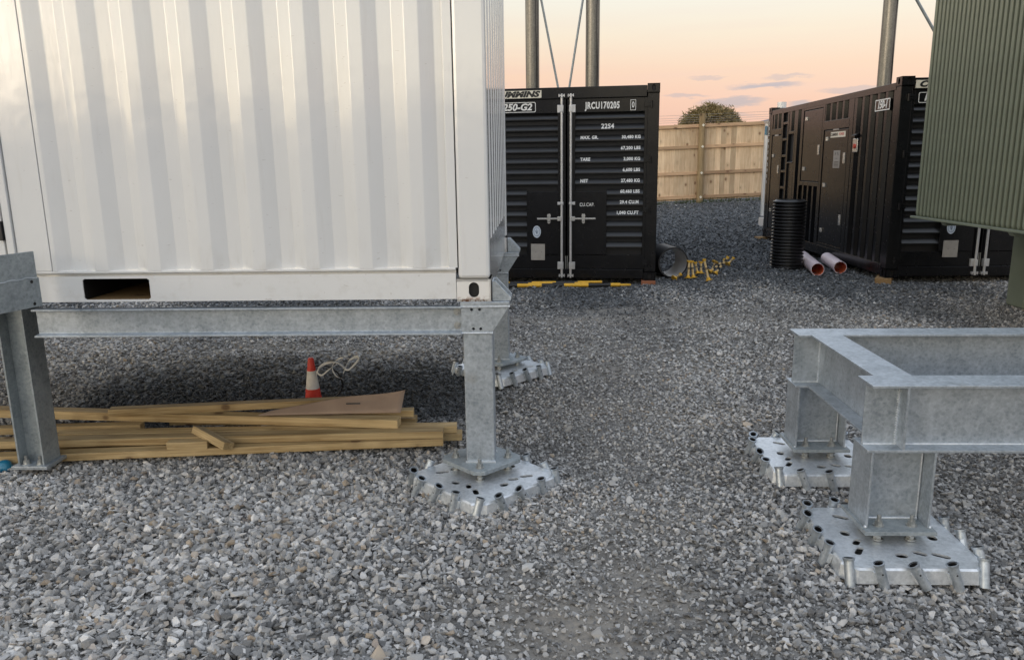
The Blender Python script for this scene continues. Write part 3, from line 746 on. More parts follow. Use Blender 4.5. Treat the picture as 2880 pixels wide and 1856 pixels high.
# left post and landing plate
pl = thing('landing_support', 'galvanised wide flange post carrying a landing plate at the left edge', 'support post', (-2.79, 4.335, 0), -.05)
MB().box(-.078, -.067, -.076, .076, .078, 1.06).box(.067, .078, -.076, .076, .078, 1.06).box(-.067, .067, -.004, .004, .078, 1.06).build('column', M['galv_dark'], pl, bevel=.0015)
MB().box(-.105, .105, -.100, .100, .058, .078).build('base_plate', M['galv'], pl, bevel=.002)
for bx in (-.042, .042):
    for by in (-.055, .055): place(BOLT, 'bolt', pl, (bx, by, .078))
mb = MB().box(-1.75, .02, -.006, .006, 1.205, 1.338); mb.build('landing_plate', M['galv_dark'], pl, (.332, -.309, 0), (0, 0, R(75.2)), .002)
MB().box(-1.75, .026, -.010, .007, 1.052, 1.203).build('landing_plate', M['galv_dark'], pl, (.332, -.309, 0), (0, 0, R(75.2)), .002)
mb = MB()
for i in range(70):
    xx = -1.7 + 1.7 * i / 69; mb.tube((xx - .014, -.008, 1.204 + .003 * math.sin(i * 1.7)), (xx + .014, -.008, 1.204 + .003 * math.sin(i * 1.7 + 1)), .005, n=5)
mb.build('weld_bead', M['galv'], pl, (.332, -.309, 0), (0, 0, R(75.2)))
for zz in (1.185, 1.07): MB().tube((-.02, -.0105, zz), (-.02, -.0085, zz), .009, n=10).build('bolt_hole', M['black_matt'], pl, (.332, -.309, 0), (0, 0, R(75.2)))

# ================================================================== LOW STEEL FRAME (right)
fr = thing('steel_base_frame', 'low galvanised steel frame of welded beams standing empty on short columns', 'steel frame', (1.534, 3.19, 0), -.045)
BZ0, BZ1, FW = .500, .802, .168
def ibeam_x(name, x0, x1, y0):
    mb = MB(); mb.box(x0, x1, y0, y0 + FW, BZ1 - .012, BZ1); mb.box(x0, x1, y0, y0 + FW, BZ0, BZ0 + .012)
    mb.box(x0 + .004, x1 - .004, y0 + FW / 2 - .004, y0 + FW / 2 + .004, BZ0 + .012, BZ1 - .012)
    b = mb.build(name, M['galv'], fr, bevel=.0015)
    MB().path([(x0 + .01, y0 + FW / 2 - .006, BZ0 + .0135), (x1 - .01, y0 + FW / 2 - .006, BZ0 + .0135)], .005, 6).build('weld_bead', M['galv_bright'], b)
    return b
fb = ibeam_x('front_beam', 0, 2.75, 0); rb = ibeam_x('rear_beam', 0, 2.75, 1.0)
def cross(x0):
    mb = MB(); mb.box(x0, x0 + FW, FW + .001, .999, BZ1 - .012, BZ1 - .0008); mb.box(x0, x0 + FW, FW + .001, .999, BZ0 + .0008, BZ0 + .012)
    mb.box(x0 + FW / 2 - .004, x0 + FW / 2 + .004, FW / 2 + .006, 1.0 + FW / 2 - .006, BZ0 + .0125, BZ1 - .0125); return mb.build('cross_beam', M['galv'], fr, bevel=.0015)
cross(.07); cross(2.5)
for b, yy in ((fb, 0), (rb, 1.0)):
    for xx in (.154, 2.584):
        MB().box(xx - .005, xx + .005, yy + .002, yy + FW / 2 - .0045, BZ0 + .0125, BZ1 - .0125).build('stiffener', M['galv'], b)
        mb = MB(); rr = random.Random(3)
        for i in range(24):
            zz = BZ0 + .02 + .265 * i / 23; mb.tube((xx - .008, yy + FW / 2 - .006, zz), (xx - .007, yy + FW / 2 - .011, zz + .003), .006 + rr.uniform(-.0012, .0015), n=6)
        mb.build('weld_bead', M['galv_bright'], b)
def column(x, y):
    c = MB().box(x, x + .010, y, y + .205, .150, BZ0 - .001).box(x + .268, x + .278, y, y + .205, .150, BZ0 - .001).box(x + .010, x + .268, y + .098, y + .106, .150, BZ0 - .001)
    c = c.build('column', M['galv'], fr, bevel=.0015)
    MB().path([(x + .262, y + .096, .155), (x + .262, y + .096, BZ0 - .004)], .004, 6).build('weld_bead', M['galv_bright'], c)
    MB().path([(x + .014, y + .094, .154), (x + .264, y + .094, .154)], .006, 6).build('weld_bead', M['galv_bright'], c)
    for q in (x - .001, x + .279):
        MB().tube((q - .004, y + .004, .153), (q + .004, y + .004, .153), .008, n=6).build('weld_bead', M['galv_bright'], c)
    b = MB().box(x - .016, x + .294, y - .040, y + .245, .132, .150).build('base_plate', M['galv_dark'], fr, bevel=.0015)
    for bx in (x + .068, x + .212):
        for by in (y + .028, y + .185):
            place(BOLT, 'bolt', b, (bx, by, .150)); place(NUT, 'nut', b, (bx, by, .132))
for xx in (.020, 2.42):
    for yy in (-.001, .999): column(xx, yy)

# ================================================================== TRANSFORMER
tf = thing('transformer', 'green transformer with tall vertical cooling fins at the right edge', 'transformer', (4.576, 8.9, 0), -.028)
mb = MB(); ft = []
for k in range(7):
    a = R(90 + 180 * k / 6); ft.append((.0205 * math.cos(a) + .0, .0205 * math.sin(a)))
prof = ft + [(.02, -.017), (.26, -.012), (.26, .012), (.02, .017)]
v = []; zs = [(1.102, .35), (1.115, .75), (1.14, 1.), (3.95, 1.)]
mb = MB(); n = len(prof)
for z_, sc in zs: v += [(x_ + (1 - sc) * .02, y_ * sc, z_) for x_, y_ in prof]
f = [(r * n + i, r * n + (i + 1) % n, (r + 1) * n + (i + 1) % n, (r + 1) * n + i) for r in range(3) for i in range(n)]
mb.add(v, f, True); FIN = mb.mesh('cooling_fin', M['green']); FIN.set_sharp_from_angle(angle=R(50))
nf = 42
for i in range(nf): place(FIN, 'cooling_fin', tf, (.02, -.03 - .0815 * i, 0))
MB().box(-.035, .30, -.0815 * nf - .03, .03, 1.078, 1.102).build('fin_base_plate', M['green'], tf, bevel=.004)
MB().box(.27, 2.0, -.0815 * nf - .1, .02, 1.10, 3.98).build('tank', M['green'], tf)
MB().box(.05, 2.1, -.0815 * nf - .15, .08, 3.98, 4.05).build('lid', M['green'], tf)
for yy in (-.55, -1.75, -2.9): MB().prism([(.02, 1.078), (.05, 1.035), (.9, 1.035), (.9, 1.078)], 1, yy - .06, yy + .02).build('fin_bracket', M['green'], tf, bevel=.003)
MB().prism([(1.135, .085), (1.175, .055), (2.0, .05), (2.0, 1.10), (1.135, 1.10)], 1, -.32, .0).build('skid_support', M['green'], tf, bevel=.012)
MB().prism([(1.135, .085), (1.175, .055), (2.0, .05), (2.0, 1.10), (1.135, 1.10)], 1, -3.2, -2.9).build('skid_support', M['green'], tf, bevel=.012)

# ================================================================== BLACK GENERATOR CONTAINERS
GH, GW, GL = 2.591, 2.438, 6.058
def blade_mesh(L):
    mb = MB(); p = [(.050, .0), (.0, -.064), (.0, -.078), (.006, -.078), (.010, -.066), (.056, -.006)]
    mb.prism(p, 0, 0, L); return mb.mesh('louvre', M['black_louvre'])
BLADES = {}
def blade(L):
    k = round(L, 3)
    if k not in BLADES: BLADES[k] = blade_mesh(k)
    return BLADES[k]
LZ = [2.235 - .1425 * k for k in range(14)]
TILT = math.atan2(.050, .064)
def make_generator(label, loc, rz, sign=True, side_detail=False):
    g = thing('generator_container', label, 'generator', loc, rz, 'black generator containers')
    B = M['black']
    cx = GW / 2
    # frame
    for a in (0, GW - .15):
        for c in (0, GL - .15): MB().box(a, a + .15, c + .012, c + .15, .119, GH - .119).build('corner_post', B, g, bevel=.006)
    for a, sd_ in ((-.003, 'left'), (GW - .159, 'right')):
        for c, fc in ((-.003, 'front'), (GL - .175, 'back')):
            for z0 in (0, GH - .118): casting(g, 'corner_casting', a, a + .162, c, c + .178, z0, z0 + .118, B, fc, sd_)
    MB().box(.162, GW - .162, .012, .14, GH - .165, GH - .020).build('header', B, g, bevel=.005)
    MB().box(.162, GW - .162, .010, .14, .022, .150).build('door_sill', B, g, bevel=.005)
    MB().box(.162, GW - .162, GL - .14, GL - .01, GH - .15, GH - .005).build('header', B, g, bevel=.005)
    MB().box(.162, GW - .162, GL - .14, GL - .01, .02, .16).build('door_sill', B, g, bevel=.005)
    for a in (0.004, GW - .064):
        MB().box(a, a + .06, .178, GL - .178, GH - .155, GH - .062).build('top_rail', B, g, bevel=.004)
        MB().box(a, a + .06, .178, GL - .178, .02, .170).build('bottom_rail', B, g, bevel=.004)
    MB().box(.06, GW - .06, .14, GL - .14, GH - .09, GH - .07).build('roof', B, g)
    MB().box(.15, GW - .15, .10, GL - .1, .12, .16).build('floor', M['black_matt'], g)
    MB().sheet(corr(.15, GW - .15, (.11, .03, .10, .03), .036), .16, GH - .15).xf(Matrix.Translation((0, GL - .03, 0))).build('end_wall', B, g)
    rot90r = Matrix(((0, -1, 0, GW - .008), (1, 0, 0, 0), (0, 0, 1, 0), (0, 0, 0, 1)))
    MB().sheet(corr(.15, GL - .15, (.11, .05, .12, .05), .04), .17, GH - .155).xf(rot90r).build('side_wall', B, g)
    # --- the two louvred doors
    for sgn in (-1, 1):
        d = MB()
        x0, x1 = (cx - 1.075, cx - .012) if sgn < 0 else (cx + .012, cx + 1.075)
        ix0, ix1 = (x0 + .045, x1 - .105) if sgn < 0 else (x0 + .105, x1 - .045)
        d.box(x0, ix0, .030, .075, .155, 2.42); d.box(ix1, x1, .030, .075, .155, 2.42)
        d.box(ix0, ix1, .030, .075, 2.245, 2.42); d.box(ix0, ix1, .030, .075, .155, .345)
        d.box(x0 + .005, x1 - .005, .078, .082, .16, 2.41, 1)
        door = d.build('door', [B, M['black_matt']], g, bevel=.003)
        ax0, ax1 = (ix1 - .43, ix1 + .01) if sgn < 0 else (ix0 - .01, ix0 + .43)
        for k, zz in enumerate(LZ):
            if zz - .07 < .35: continue
            low = zz < 1.27
            a, b = (ix0, ix1)
            if low: a, b = ((ix0, ax0) if sgn < 0 else (ax1, ix1))
            place(blade(b - a), 'louvre', door, (a, .020, zz))
        MB().box(ax0, ax1, .012, .06, .352, 1.205).build('access_panel', B, door, bevel=.003)
        # lock rod
        rx = cx + sgn * .061; ry = -.012
        rod = MB().tube((rx, ry, .05), (rx, ry, 2.47), .0165, n=14).build('lock_rod', M['chrome'], door)
        mb = MB()
        for zz in (.15, 1.03, 2.245):
            h_ = .10 if zz != 1.03 else .04
            mb.box(rx - .022 if sgn > 0 else rx - .060, rx + .060 if sgn > 0 else rx + .022, -.010, .031, zz, zz + h_); mb.box(rx - .022, rx + .022, -.034, -.008, zz + .01, zz + h_ - .01)
        mb.build('rod_bracket', M['chrome'], door, bevel=.003)
        for zz in (.055, 2.455):
            mb = MB(); mb.box(rx - .030, rx + .030, -.030, .004, zz, zz + .016); mb.box(rx - .012, rx + .012, -.034, .006, zz - .022, zz + .03); mb.box(rx - .04, rx - .028, -.036, .010, zz - .012, zz + .026); mb.box(rx + .028, rx + .04, -.036, .010, zz - .012, zz + .026)
            mb.build('cam_lock', M['chrome'] , door, bevel=.002)
        mb = MB(); zz = .845
        mb.box(rx + sgn * .02 if sgn > 0 else rx - .34, rx + .34 if sgn > 0 else rx - .02, -.030, -.018, zz - .011, zz + .011)
        mb.box(min(rx, rx + sgn * .06), max(rx, rx + sgn * .06), -.036, -.008, zz - .03, zz + .03)
        hx = rx + sgn * .175
        mb.box(hx - .020, hx + .020, -.040, .012, zz - .05, zz + .065); mb.tube((hx, -.042, zz + .04), (hx, -.012, zz + .04), .026, n=12); mb.tube((hx, -.04, zz - .045), (hx, -.015, zz - .045), .02, n=12)
        mb.build('handle', M['chrome_latch'], door, bevel=.003)
        MB().path([(rx - sgn * .05, .02, .33 - .027 * i + (.004 if i % 2 else 0)) for i in range(10)], .006, 5).build('chain', M['bolt'], door)
        # hinges
        hx0, hx1 = (x0 - .075, x0 + .045) if sgn < 0 else (x1 - .045, x1 + .075)
        for zz in (.24, .95, 1.62, 2.33):
            mb = MB().box(hx0, hx1, .008, .031, zz - .035, zz + .035); mb.tube(((hx0 + hx1) / 2 + sgn * .03, .004, zz - .045), ((hx0 + hx1) / 2 + sgn * .03, .004, zz + .045), .014, n=10)
            for q in (-.015, .015): mb.box(hx0 + .02, hx1 - .02, .000, .01, zz + q - .005, zz + q + .005)
            mb.build('hinge', B, door, bevel=.002)
        up = (R(90), 0, 0); tl = (R(90) - TILT, 0, 0); W_ = M['white_letter']
        if sgn > 0:
            text('JRCU170205', .118, (cx + .25, .028, 2.325), up, W_, door, sx=.66, spacing=1.12, bold=.0042)
            text('0', .105, (cx + .878, .028, 2.325), up, W_, door, align='CENTER', sx=.66, bold=.0015)
            mb = MB()
            for q in ((cx + .842, cx + .848), (cx + .908, cx + .914)): mb.box(*q, .026, .0285, 2.258, 2.392)
            for q in ((2.258, 2.264), (2.386, 2.392)): mb.box(cx + .848, cx + .908, .026, .0285, *q)
            mb.build('check_digit_box', W_, door)
            text('22S4', .085, (cx + .46, .038, LZ[1 - 1 + 1 - 1] - .13 + .098 - .0 - .1425 + .1425), tl, W_, door, sx=.82, bold=.003) if False else None
            def lou(body, k, xx, align, size=.074):
                text(body, size, (xx, .020 + .023 - .0035, LZ[k] - .034), tl, W_, door, align=align, sx=.72, spacing=1.08, bold=.0028)
            lou('22S4', 1, cx + .46, 'LEFT', .115)
            for k, L_, R_ in ((2, 'MAX. GR.', '30,480 KG'), (3, None, '67,200 LBS'), (4, 'TARE', '3,000 KG'), (5, None, '6,600 LBS'), (6, 'NET', '27,480 KG'), (7, None, '60,460 LBS')):
                if L_: lou(L_, k, cx + .185, 'LEFT')
                lou(R_, k, cx + .985, 'RIGHT')
            lou('29.4 CU.M', 8, cx + .975, 'RIGHT'); lou('1,040 CU.FT', 9, cx + .975, 'RIGHT')
            text('CU.CAP.', .066, (cx + .18, .0105, 1.03), up, W_, door, sx=.76, spacing=1.1, bold=.0008)
        else:
            # round inspection sticker and metal nameplate
            o = MB().tube((0, .0, 0), (0, -.0015, 0), .062, n=24).build('round_sticker', M['sticker'], door, (cx - .41, .0112, .665)); o.scale = (.92, 1, 1.35)
            mb = MB(); mb.tube((0, -.0015, 0), (0, -.0022, 0), .047, n=24, inner=.004); mb.path([(-.02, -.002, .012), (0, -.002, -.022), (.02, -.002, .012)], .003, 5); mb.path([(0, -.002, -.022), (0, -.002, .028)], .003, 5); mb.build('sticker_print', M['sticker_ink'], o)
            o = MB().box(-.097, .097, -.003, 0, -.112, .112).build('nameplate', M['nameplate'], door, (cx - .395, .0112, .385))
            mb = MB()
            for q, r_ in ((-.085, .1), (.085, .1), (-.085, -.1), (.085, -.1), (-.03, 0), (.05, 0)): mb.tube((q, -.003, r_), (q, -.005, r_), .005, n=8)
            mb.build('rivet', M['chrome_latch'], o)
            text('1250-G2', .122, (cx - .70, .027, 2.325), up, W_, door, align='CENTER', sx=1.06, shear=.22, bold=.004)
            mb = MB(); bx0, bx1, bz0, bz1 = cx - .985, cx - .415, 2.262, 2.390
            pts = stadium((bx0 + bx1) / 2, (bz0 + bz1) / 2, (bx1 - bx0) / 2, (bz1 - bz0) / 2, 4)
            def rrect(cx_, cz_, hx_, hz_, r_):
                out = []
                for sx_, sz_, a0 in ((1, 1, 0), (-1, 1, 90), (-1, -1, 180), (1, -1, 270)):
                    for q in range(5):
                        a_ = R(a0 + 90 * q / 4); out.append((cx_ + sx_ * (hx_ - r_) + r_ * math.cos(a_), cz_ + sz_ * (hz_ - r_) + r_ * math.sin(a_)))
                return out
            ring = holed_plate(rrect(cx - .70, 2.326, .285, .066, .02), [rrect(cx - .70, 2.326, .277, .058, .016)], .0015, 'badge_border', W_)
            place(ring, 'badge_border', door, (0, .0285, 0), up)
    if sign:
        sg = MB().box(.176, .884, .006, .0115, GH - .150, GH - .052).build('sign_plate', M['sign_white'], g, bevel=.002)
        text('CUMMINS', .100, (.53, .0052, GH - .102), (R(90), 0, 0), M['black_letter'], sg, align='CENTER', sx=1.36, shear=.30, bold=.0062, spacing=1.04)
        mb = MB()
        for q in (.185, .41, .65, .876):
            for r_ in (GH - .142, GH - .06): mb.tube((q, .006, r_), (q, .0045, r_), .004, n=8)
        mb.build('rivet', M['nameplate'], sg)
    if not side_detail:
        MB().sheet(corr(.15, GL - .15, (.11, .05, .12, .05), .04), .17, GH - .155).xf(Matrix(((0, 1, 0, .008), (1, 0, 0, 0), (0, 0, 1, 0), (0, 0, 0, 1)))).build('side_wall', B, g)
        return g
    toS = Matrix(((0, 1, 0, .008), (1, 0, 0, 0), (0, 0, 1, 0), (0, 0, 0, 1)))     # (u, d, z) -> (d, u, z)
    P5 = (.075, .045, .095, .045)
    for a, b, c, d_ in ((.15, 1.55, .165, 2.45), (1.70, 2.80, 2.17, 2.45), (2.86, 3.88, .165, 1.15), (3.92, 4.30, .165, 2.45), (4.30, 4.68, 2.08, 2.45), (4.30, 4.68, .165, .82), (5.13, 5.90, 2.16, 2.45)):
        MB().sheet(corr(a, b, P5, .042), c, d_).xf(toS).build('side_wall', B, g)
    def sbox(name, l0, l1, z0, z1, d0, d1, m=B, par=g, bev=.004): return MB().box(d0, d1, l0, l1, z0, z1).build(name, m, par, bevel=bev)
    sbox('side_backing', 1.5, 5.95, .165, 2.46, .055, .06, M['black_matt'])
    for l0, l1, z0, z1 in ((1.56, 1.70, .165, 2.45), (2.78, 2.87, .165, 2.45), (3.86, 3.93, 1.10, 2.45), (4.70, 4.78, .165, 2.45), (5.07, 5.14, .165, 2.45), (5.78, 5.92, .165, 2.45)):
        sbox('side_stud', l0, l1, z0, z1, .004, .05)
    sbox('lintel', 1.70, 2.78, 2.03, 2.17, .002, .05); sbox('lintel', 2.87, 3.86, 1.12, 1.19, .002, .05); sbox('lintel', 5.14, 5.78, 2.05, 2.16, .002, .05)
    sbox('door_threshold', 1.70, 2.78, .165, .215, .006, .05); sbox('door_threshold', 5.14, 5.78, .165, .20, .006, .05); sbox('lintel', 2.87, 3.86, 2.40, 2.45, .006, .05)
    for zz in (2.435, 2.22, 1.92, 1.615, 1.325, 1.02, .78): sbox('vent_bar', 4.78, 5.07, zz, zz + .045, .008, .05)
    sbox('recess_frame', 4.30, 4.36, .82, 2.08, .006, .05); sbox('recess_frame', 4.36, 4.70, 2.03, 2.08, .006, .05); sbox('recess_sill', 4.36, 4.70, .82, 1.50, .03, .05); 
    MB().prism([(.0, 1.50), (.0, 1.515), (.055, 1.56), (.055, 1.50)], 1, 4.37, 4.69).build('recess_hood', B, g)
    for (l0, l1, z0, z1, hz, hl, lat) in ((1.73, 2.75, .22, 2.02, (1.86, 1.13, .40), 2.60, (1.58, .64)), (2.90, 3.83, 1.20, 2.39, (2.23, 1.38), 3.68, (1.72,)), (5.17, 5.75, .21, 2.03, (1.62, .55), 5.62, (1.38,))):
        dd = sbox('side_door', l0, l1, z0, z1, .012, .045, B, g, .006)
        for zz in hz: MB().box(-.006, .012, hl - .05, hl + .05, zz - .008, zz + .055).box(-.016, -.004, hl - .012, hl + .012, zz - .006, zz + .053).build('hinge', M['chrome_latch'], dd, bevel=.003)
        for zz in lat: MB().box(.004, .012, l0 + .06, l0 + .14, zz - .08, zz + .08).box(-.002, .006, l0 + .075, l0 + .125, zz - .05, zz + .05).build('handle', M['chrome_latch'], dd, bevel=.003)
        if z1 < 2.1: MB().box(.004, .012, (l0 + l1) / 2 - .12, (l0 + l1) / 2 + .12, z1 - .008, z1 + .045).build('door_lamp', M['nameplate'], dd)
    dd = [c for c in g.children if c.name.startswith('side_door')][0]
    lb = MB().box(.009, .012, 1.84, 2.47, 1.90, 1.985).build('label_plate', M['sign_white'], dd)
    sd_rot = (R(90), 0, R(-90))
    text('CUMMINS', .06, (.0085, 2.32, 1.943), sd_rot, M['black_letter'], lb, align='CENTER', sx=1.2, shear=.25, bold=.002)
    text('POWER', .06, (.0085, 2.00, 1.943), sd_rot, M['red'], lb, align='CENTER', sx=1.0, shear=.25, bold=.001)
    ws_ = MB().box(.009, .012, 2.00, 2.28, 1.43, 1.70).build('warning_label', M['nameplate'], dd)
    mb = MB()
    for q in range(4): mb.box(.0075, .0092, 2.05, 2.23, 1.455 + .022 * q, 1.463 + .022 * q)
    a = [(.0082, 2.14 + .07 * math.cos(R(60 * i)), 1.625 + .055 * math.sin(R(60 * i))) for i in range(7)]
    for i in (0, 2, 4): mb.path(a[i:i + 2], .004, 5)
    mb.build('label_print', M['black_letter'], ws_)
    es = MB().prism([(-.05, 1.90), (-.05, 1.88), (.03, 1.88), (.03, 1.94)], 1, 1.31, 1.47).build('lamp_hood', B, g)
    st = MB().box(-.012, .008, 1.30, 1.47, 1.66, 1.86).build('stop_button_box', M['chrome_latch'], g, bevel=.01)
    MB().tube((-.012, 1.375, 1.75), (-.03, 1.375, 1.75), .034, n=16).build('stop_button', M['red'], st)
    bd = holed_plate([(-.235, -.075), (.235, -.075), (.235, .075), (-.235, .075)], [[(-.222, -.062), (.222, -.062), (.222, .062), (-.222, .062)]], .002, 'badge_border', M['white_letter'])
    bb = MB().box(-.001, .008, .31, .78, 2.20, 2.35).build('side_badge', M['black'], g)
    place(bd, 'badge_border', bb, (-.0015, .545, 2.275), sd_rot)
    text('150-1', .14, (-.0025, .545, 2.275), sd_rot, M['white_letter'], bb, align='CENTER', sx=.98, shear=.2, bold=.005)
    for i, ch_ in enumerate('JRCU1702021'):
        text(ch_, .085, (-.002, 5.985, 2.30 - .118 * i), sd_rot, M['white_letter'], g, align='CENTER', sx=.9, bold=.003)
    return g
g1a = .1532
make_generator('black generator container with painted tare figures and stencilled serial on louvred doors', (1.9709 - GW * math.cos(g1a), 10.592 + GW * math.sin(g1a), .1462), -g1a)
make_generator('black generator container seen from its long side, behind the pink conduits', (5.0219, 10.3833, .1682), -.045, True, True)
# timber blocks under the castings
def blk(label, x, y, z0, z1, L, W_, rz, m, kind='timber_block'):
    o = MB().box(-L / 2, L / 2, -W_ / 2, W_ / 2, 0, z1 - z0).build(kind, m, None, (x, y, z0), (0, 0, rz), .003)
    return tag(o, label, 'timber block', 'timber blocks under the containers')
blk('reddish timber block under the corner of the louvred container by the pipe ring', 1.89, 10.665, .075, .1455, .19, .22, -.15, M['block_red'])
blk('pale timber block under the corner of the container beside the conduits', 5.08, 10.52, .082, .1675, .42, .20, 1.05, M['block'])
blk('pale timber block under the far end of the long black container', 5.30, 16.36, .085, .1675, .30, .24, .2, M['block'])

# flues on the roofs
def flue(label, x, y, r, z0):
    t = thing('exhaust_flue', label, 'flue', (x, y, z0), 0, 'steel flues rising from the generator roofs')
    MB().tube((0, 0, 0), (0, 0, 5.2), r, n=32, inner=.004).build('pipe', M['stainless'], t)
    MB().tube((0, 0, 0), (0, 0, .03), r + .03, n=32).build('collar', M['stainless'], t)
    for zz in (1.9, 3.8): MB().tube((0, 0, zz), (0, 0, zz + .02), r + .004, n=32).build('seam_band', M['stainless'], t)
    MB().path([(r * .55 + .012 * math.sin(i), -r * .86, .02 + i * .25) for i in range(20)], .007, 6).build('cable', M['rubber'], t)
zr1 = .1462 + GH - .07
flue('steel flue left of the diagonal braces above the louvred container', .37, 12.5, .104, zr1)
flue('steel flue right of the diagonal braces above the louvred container', 1.285, 12.5, .106, zr1)
flue('steel flue rising behind the long black container on the right', 6.46, 14.0, .117, .1682 + GH - .07)
def brace(label, p0, p1, r):
    o = MB().tube((0, 0, 0), Vector(p1) - Vector(p0), r, n=12).build('brace_rod', M['galv_dark'], None, p0)
    return tag(o, label, 'brace', 'diagonal braces of the flues')
brace('dark brace rod sloping down from the left flue to the container roof', (.80, 12.5, zr1), (.37, 12.5, zr1 + 2.15), .017)
brace('dark brace rod sloping down from the right flue to the container roof', (.90, 12.5, zr1), (1.285, 12.5, zr1 + 2.4), .017)
brace('pale brace rod sloping from the right hand flue towards the green fins', (8.05, 14.05, 2.70), (6.50, 14.03, 4.925), .024)

# white container beyond the long black one
wt = thing('white_equipment_container', 'white container peeping out behind the far end of the long black container', 'container', (5.87, 18.5, .43), -.045)
MB().box(.03, 2.4, -1.6, -.03, .12, 2.12).build('body', M['white'], wt)
MB().sheet(corr(-1.59, -.01, (.12, .03, .11, .03), .03), .03, 2.12).xf(Matrix(((0, 1, 0, 0), (1, 0, 0, 0), (0, 0, 1, 0), (0, 0, 0, 1)))).build('side_panel', M['white'], wt)
MB().box(0, .05, -.06, 0, .03, 2.12).build('corner_post', M['white'], wt, bevel=.005)
MB().box(-.012, 2.41, -1.61, .012, 2.121, 2.17).build('top_rim', M['nameplate'], wt)
MB().box(-.004, -.001, -.22, -.05, 1.86, 2.06).build('blue_label', M['blue'], wt)
MB().tube((.22, -.5, 2.17), (.22, -.5, 2.55), .1, n=16).build('roof_vent', M['white'], wt)
MB().box(.08, 2.3, -1.5, -.1, .0, .12).build('underframe', M['black_matt'], wt)
blk('grey concrete block under the far white container', 5.98, 18.2, .20, .429, .35, .35, 0, M['pipe_light'], 'concrete_block')

# ================================================================== loose pipes and poles
def zg(x, y): return float(gh(x, y))
cz = zg(4.28, 12.0)
pr_ = []
for i in range(21):
    z_ = .012 + i * .049
    pr_ += [(.218, z_), (.222, z_ + .004), (.243, z_ + .008), (.247, z_ + .014), (.247, z_ + .026), (.243, z_ + .032), (.222, z_ + .036), (.218, z_ + .040)]
pr_ += [(.210, 1.045), (.200, 1.045), (.200, 0.01)]
o = MB().lathe([(.218, 0)] + pr_, 48).build('culvert_pipe', M['hdpe'], None, (4.255, 12.0, cz + .005), (0, 0, 0))
o.data.set_sharp_from_angle(angle=R(60))
tag(o, 'black ribbed culvert pipe standing upright on the gravel', 'pipe')
o = MB().tube((0, 0, 0), (-.06, .52, .0), .222, n=48, inner=.022, mi=0, mi_in=1).build('pipe_offcut', [M['pipe_grey'], M['pipe_light']], None, (2.33, 11.15, zg(2.3, 11.3) + .235))
o.data.set_sharp_from_angle(angle=R(50))
tag(o, 'short wide charcoal pipe ring lying beside the louvred container', 'pipe')
def conduit(label, p0, p1):
    o = MB().tube((0, 0, 0), Vector(p1) - Vector(p0), .092, n=32, inner=.007, mi=0, mi_in=1).build('conduit_pipe', [M['pvc'], M['pvc_in']], None, p0)
    o.data.set_sharp_from_angle(angle=R(50)); return tag(o, label, 'pipe', 'pale pink conduits with orange insides')
conduit('pale pink conduit touching the black ribbed culvert pipe', (4.44, 11.22, zg(4.4, 11.2) + .10), (4.74, 12.65, zg(4.7, 12.6) + .11))
conduit('pale pink conduit nearest the long black container', (4.85, 11.42, zg(4.85, 11.4) + .105), (5.06, 12.45, zg(5.0, 12.4) + .11))

STAN = [(2.306, 10.93, 2.40, .17, 'lying by the pipe ring with only its foot clear', 1), (2.53, 11.058, 2.547, .338, 'leftmost upright of the row beside the pipe ring', 0),
        (2.615, 11.094, 2.593, .333, 'standing second from the pipe ring', 0), (2.746, 11.405, 2.719, .273, 'set back third from the pipe ring', 0),
        (2.797, 11.40, 2.80, .279, 'set back fourth from the pipe ring', 0), (2.774, 10.859, 2.713, .385, 'longest looking and nearest the camera', 0),
        (3.022, 11.718, 3.097, .241, 'with its tilted yellow disc on top', 2), (2.973, 11.575, 3.199, .285, 'slanting right with dark bands, the hinder of the pair', 1),
        (3.002, 11.379, 3.189, .348, 'slanting right with dark bands, the front of the pair', 1), (3.484, 12.469, 3.581, .199, 'farthest right with little more than its tip raised', 0)]
def stanchion(x0, y0, x1, z1, label, dark):
    p0 = Vector((x0, y0, zg(x0, y0) + .035)); p1 = Vector((x1, y0 + .05, z1)); L = (p1 - p0).length
    t = thing('barrier_peg', 'short yellow footed barrier peg ' + label, 'barrier peg', p0, 0, 'short barrier pegs on the gravel')
    t.rotation_euler = (p1 - p0).to_track_quat('Z', 'Y').to_euler()
    nb = 7
    for k in range(nb):
        m = M['yellow_dirty'] if k % 2 == 0 else M['blackp']
        if dark != 1 and k % 2: m = M['post'] if k == 3 else M['yellow_dirty']
        MB().tube((0, 0, .03 + (L - .03) * k / nb), (0, 0, .03 + (L - .03) * (k + 1) / nb), .0165 if dark != 2 else .010, n=12).build('band', m, t)
    if dark == 2: MB().tube((0, 0, L - .01), (.0, 0, L), .055, n=24).build('top_disc', M['yellow'], t)
    else:
        tl = Matrix.Rotation(R(8), 4, 'X')
        MB().tube((0, 0, -.008), (0, 0, .0), .054, n=24).tube((0, 0, 0), (0, 0, .035), .030, .021, 20).build('foot_disc', M['yellow'], t)
        MB().tube((0, 0, L - .02), (0, 0, L + .008), .022, .028, 14).tube((-.035, 0, L), (.035, 0, L + .012), .006, n=8).build('top_cap', M['yellow'], t)
for q in STAN: stanchion(*q)
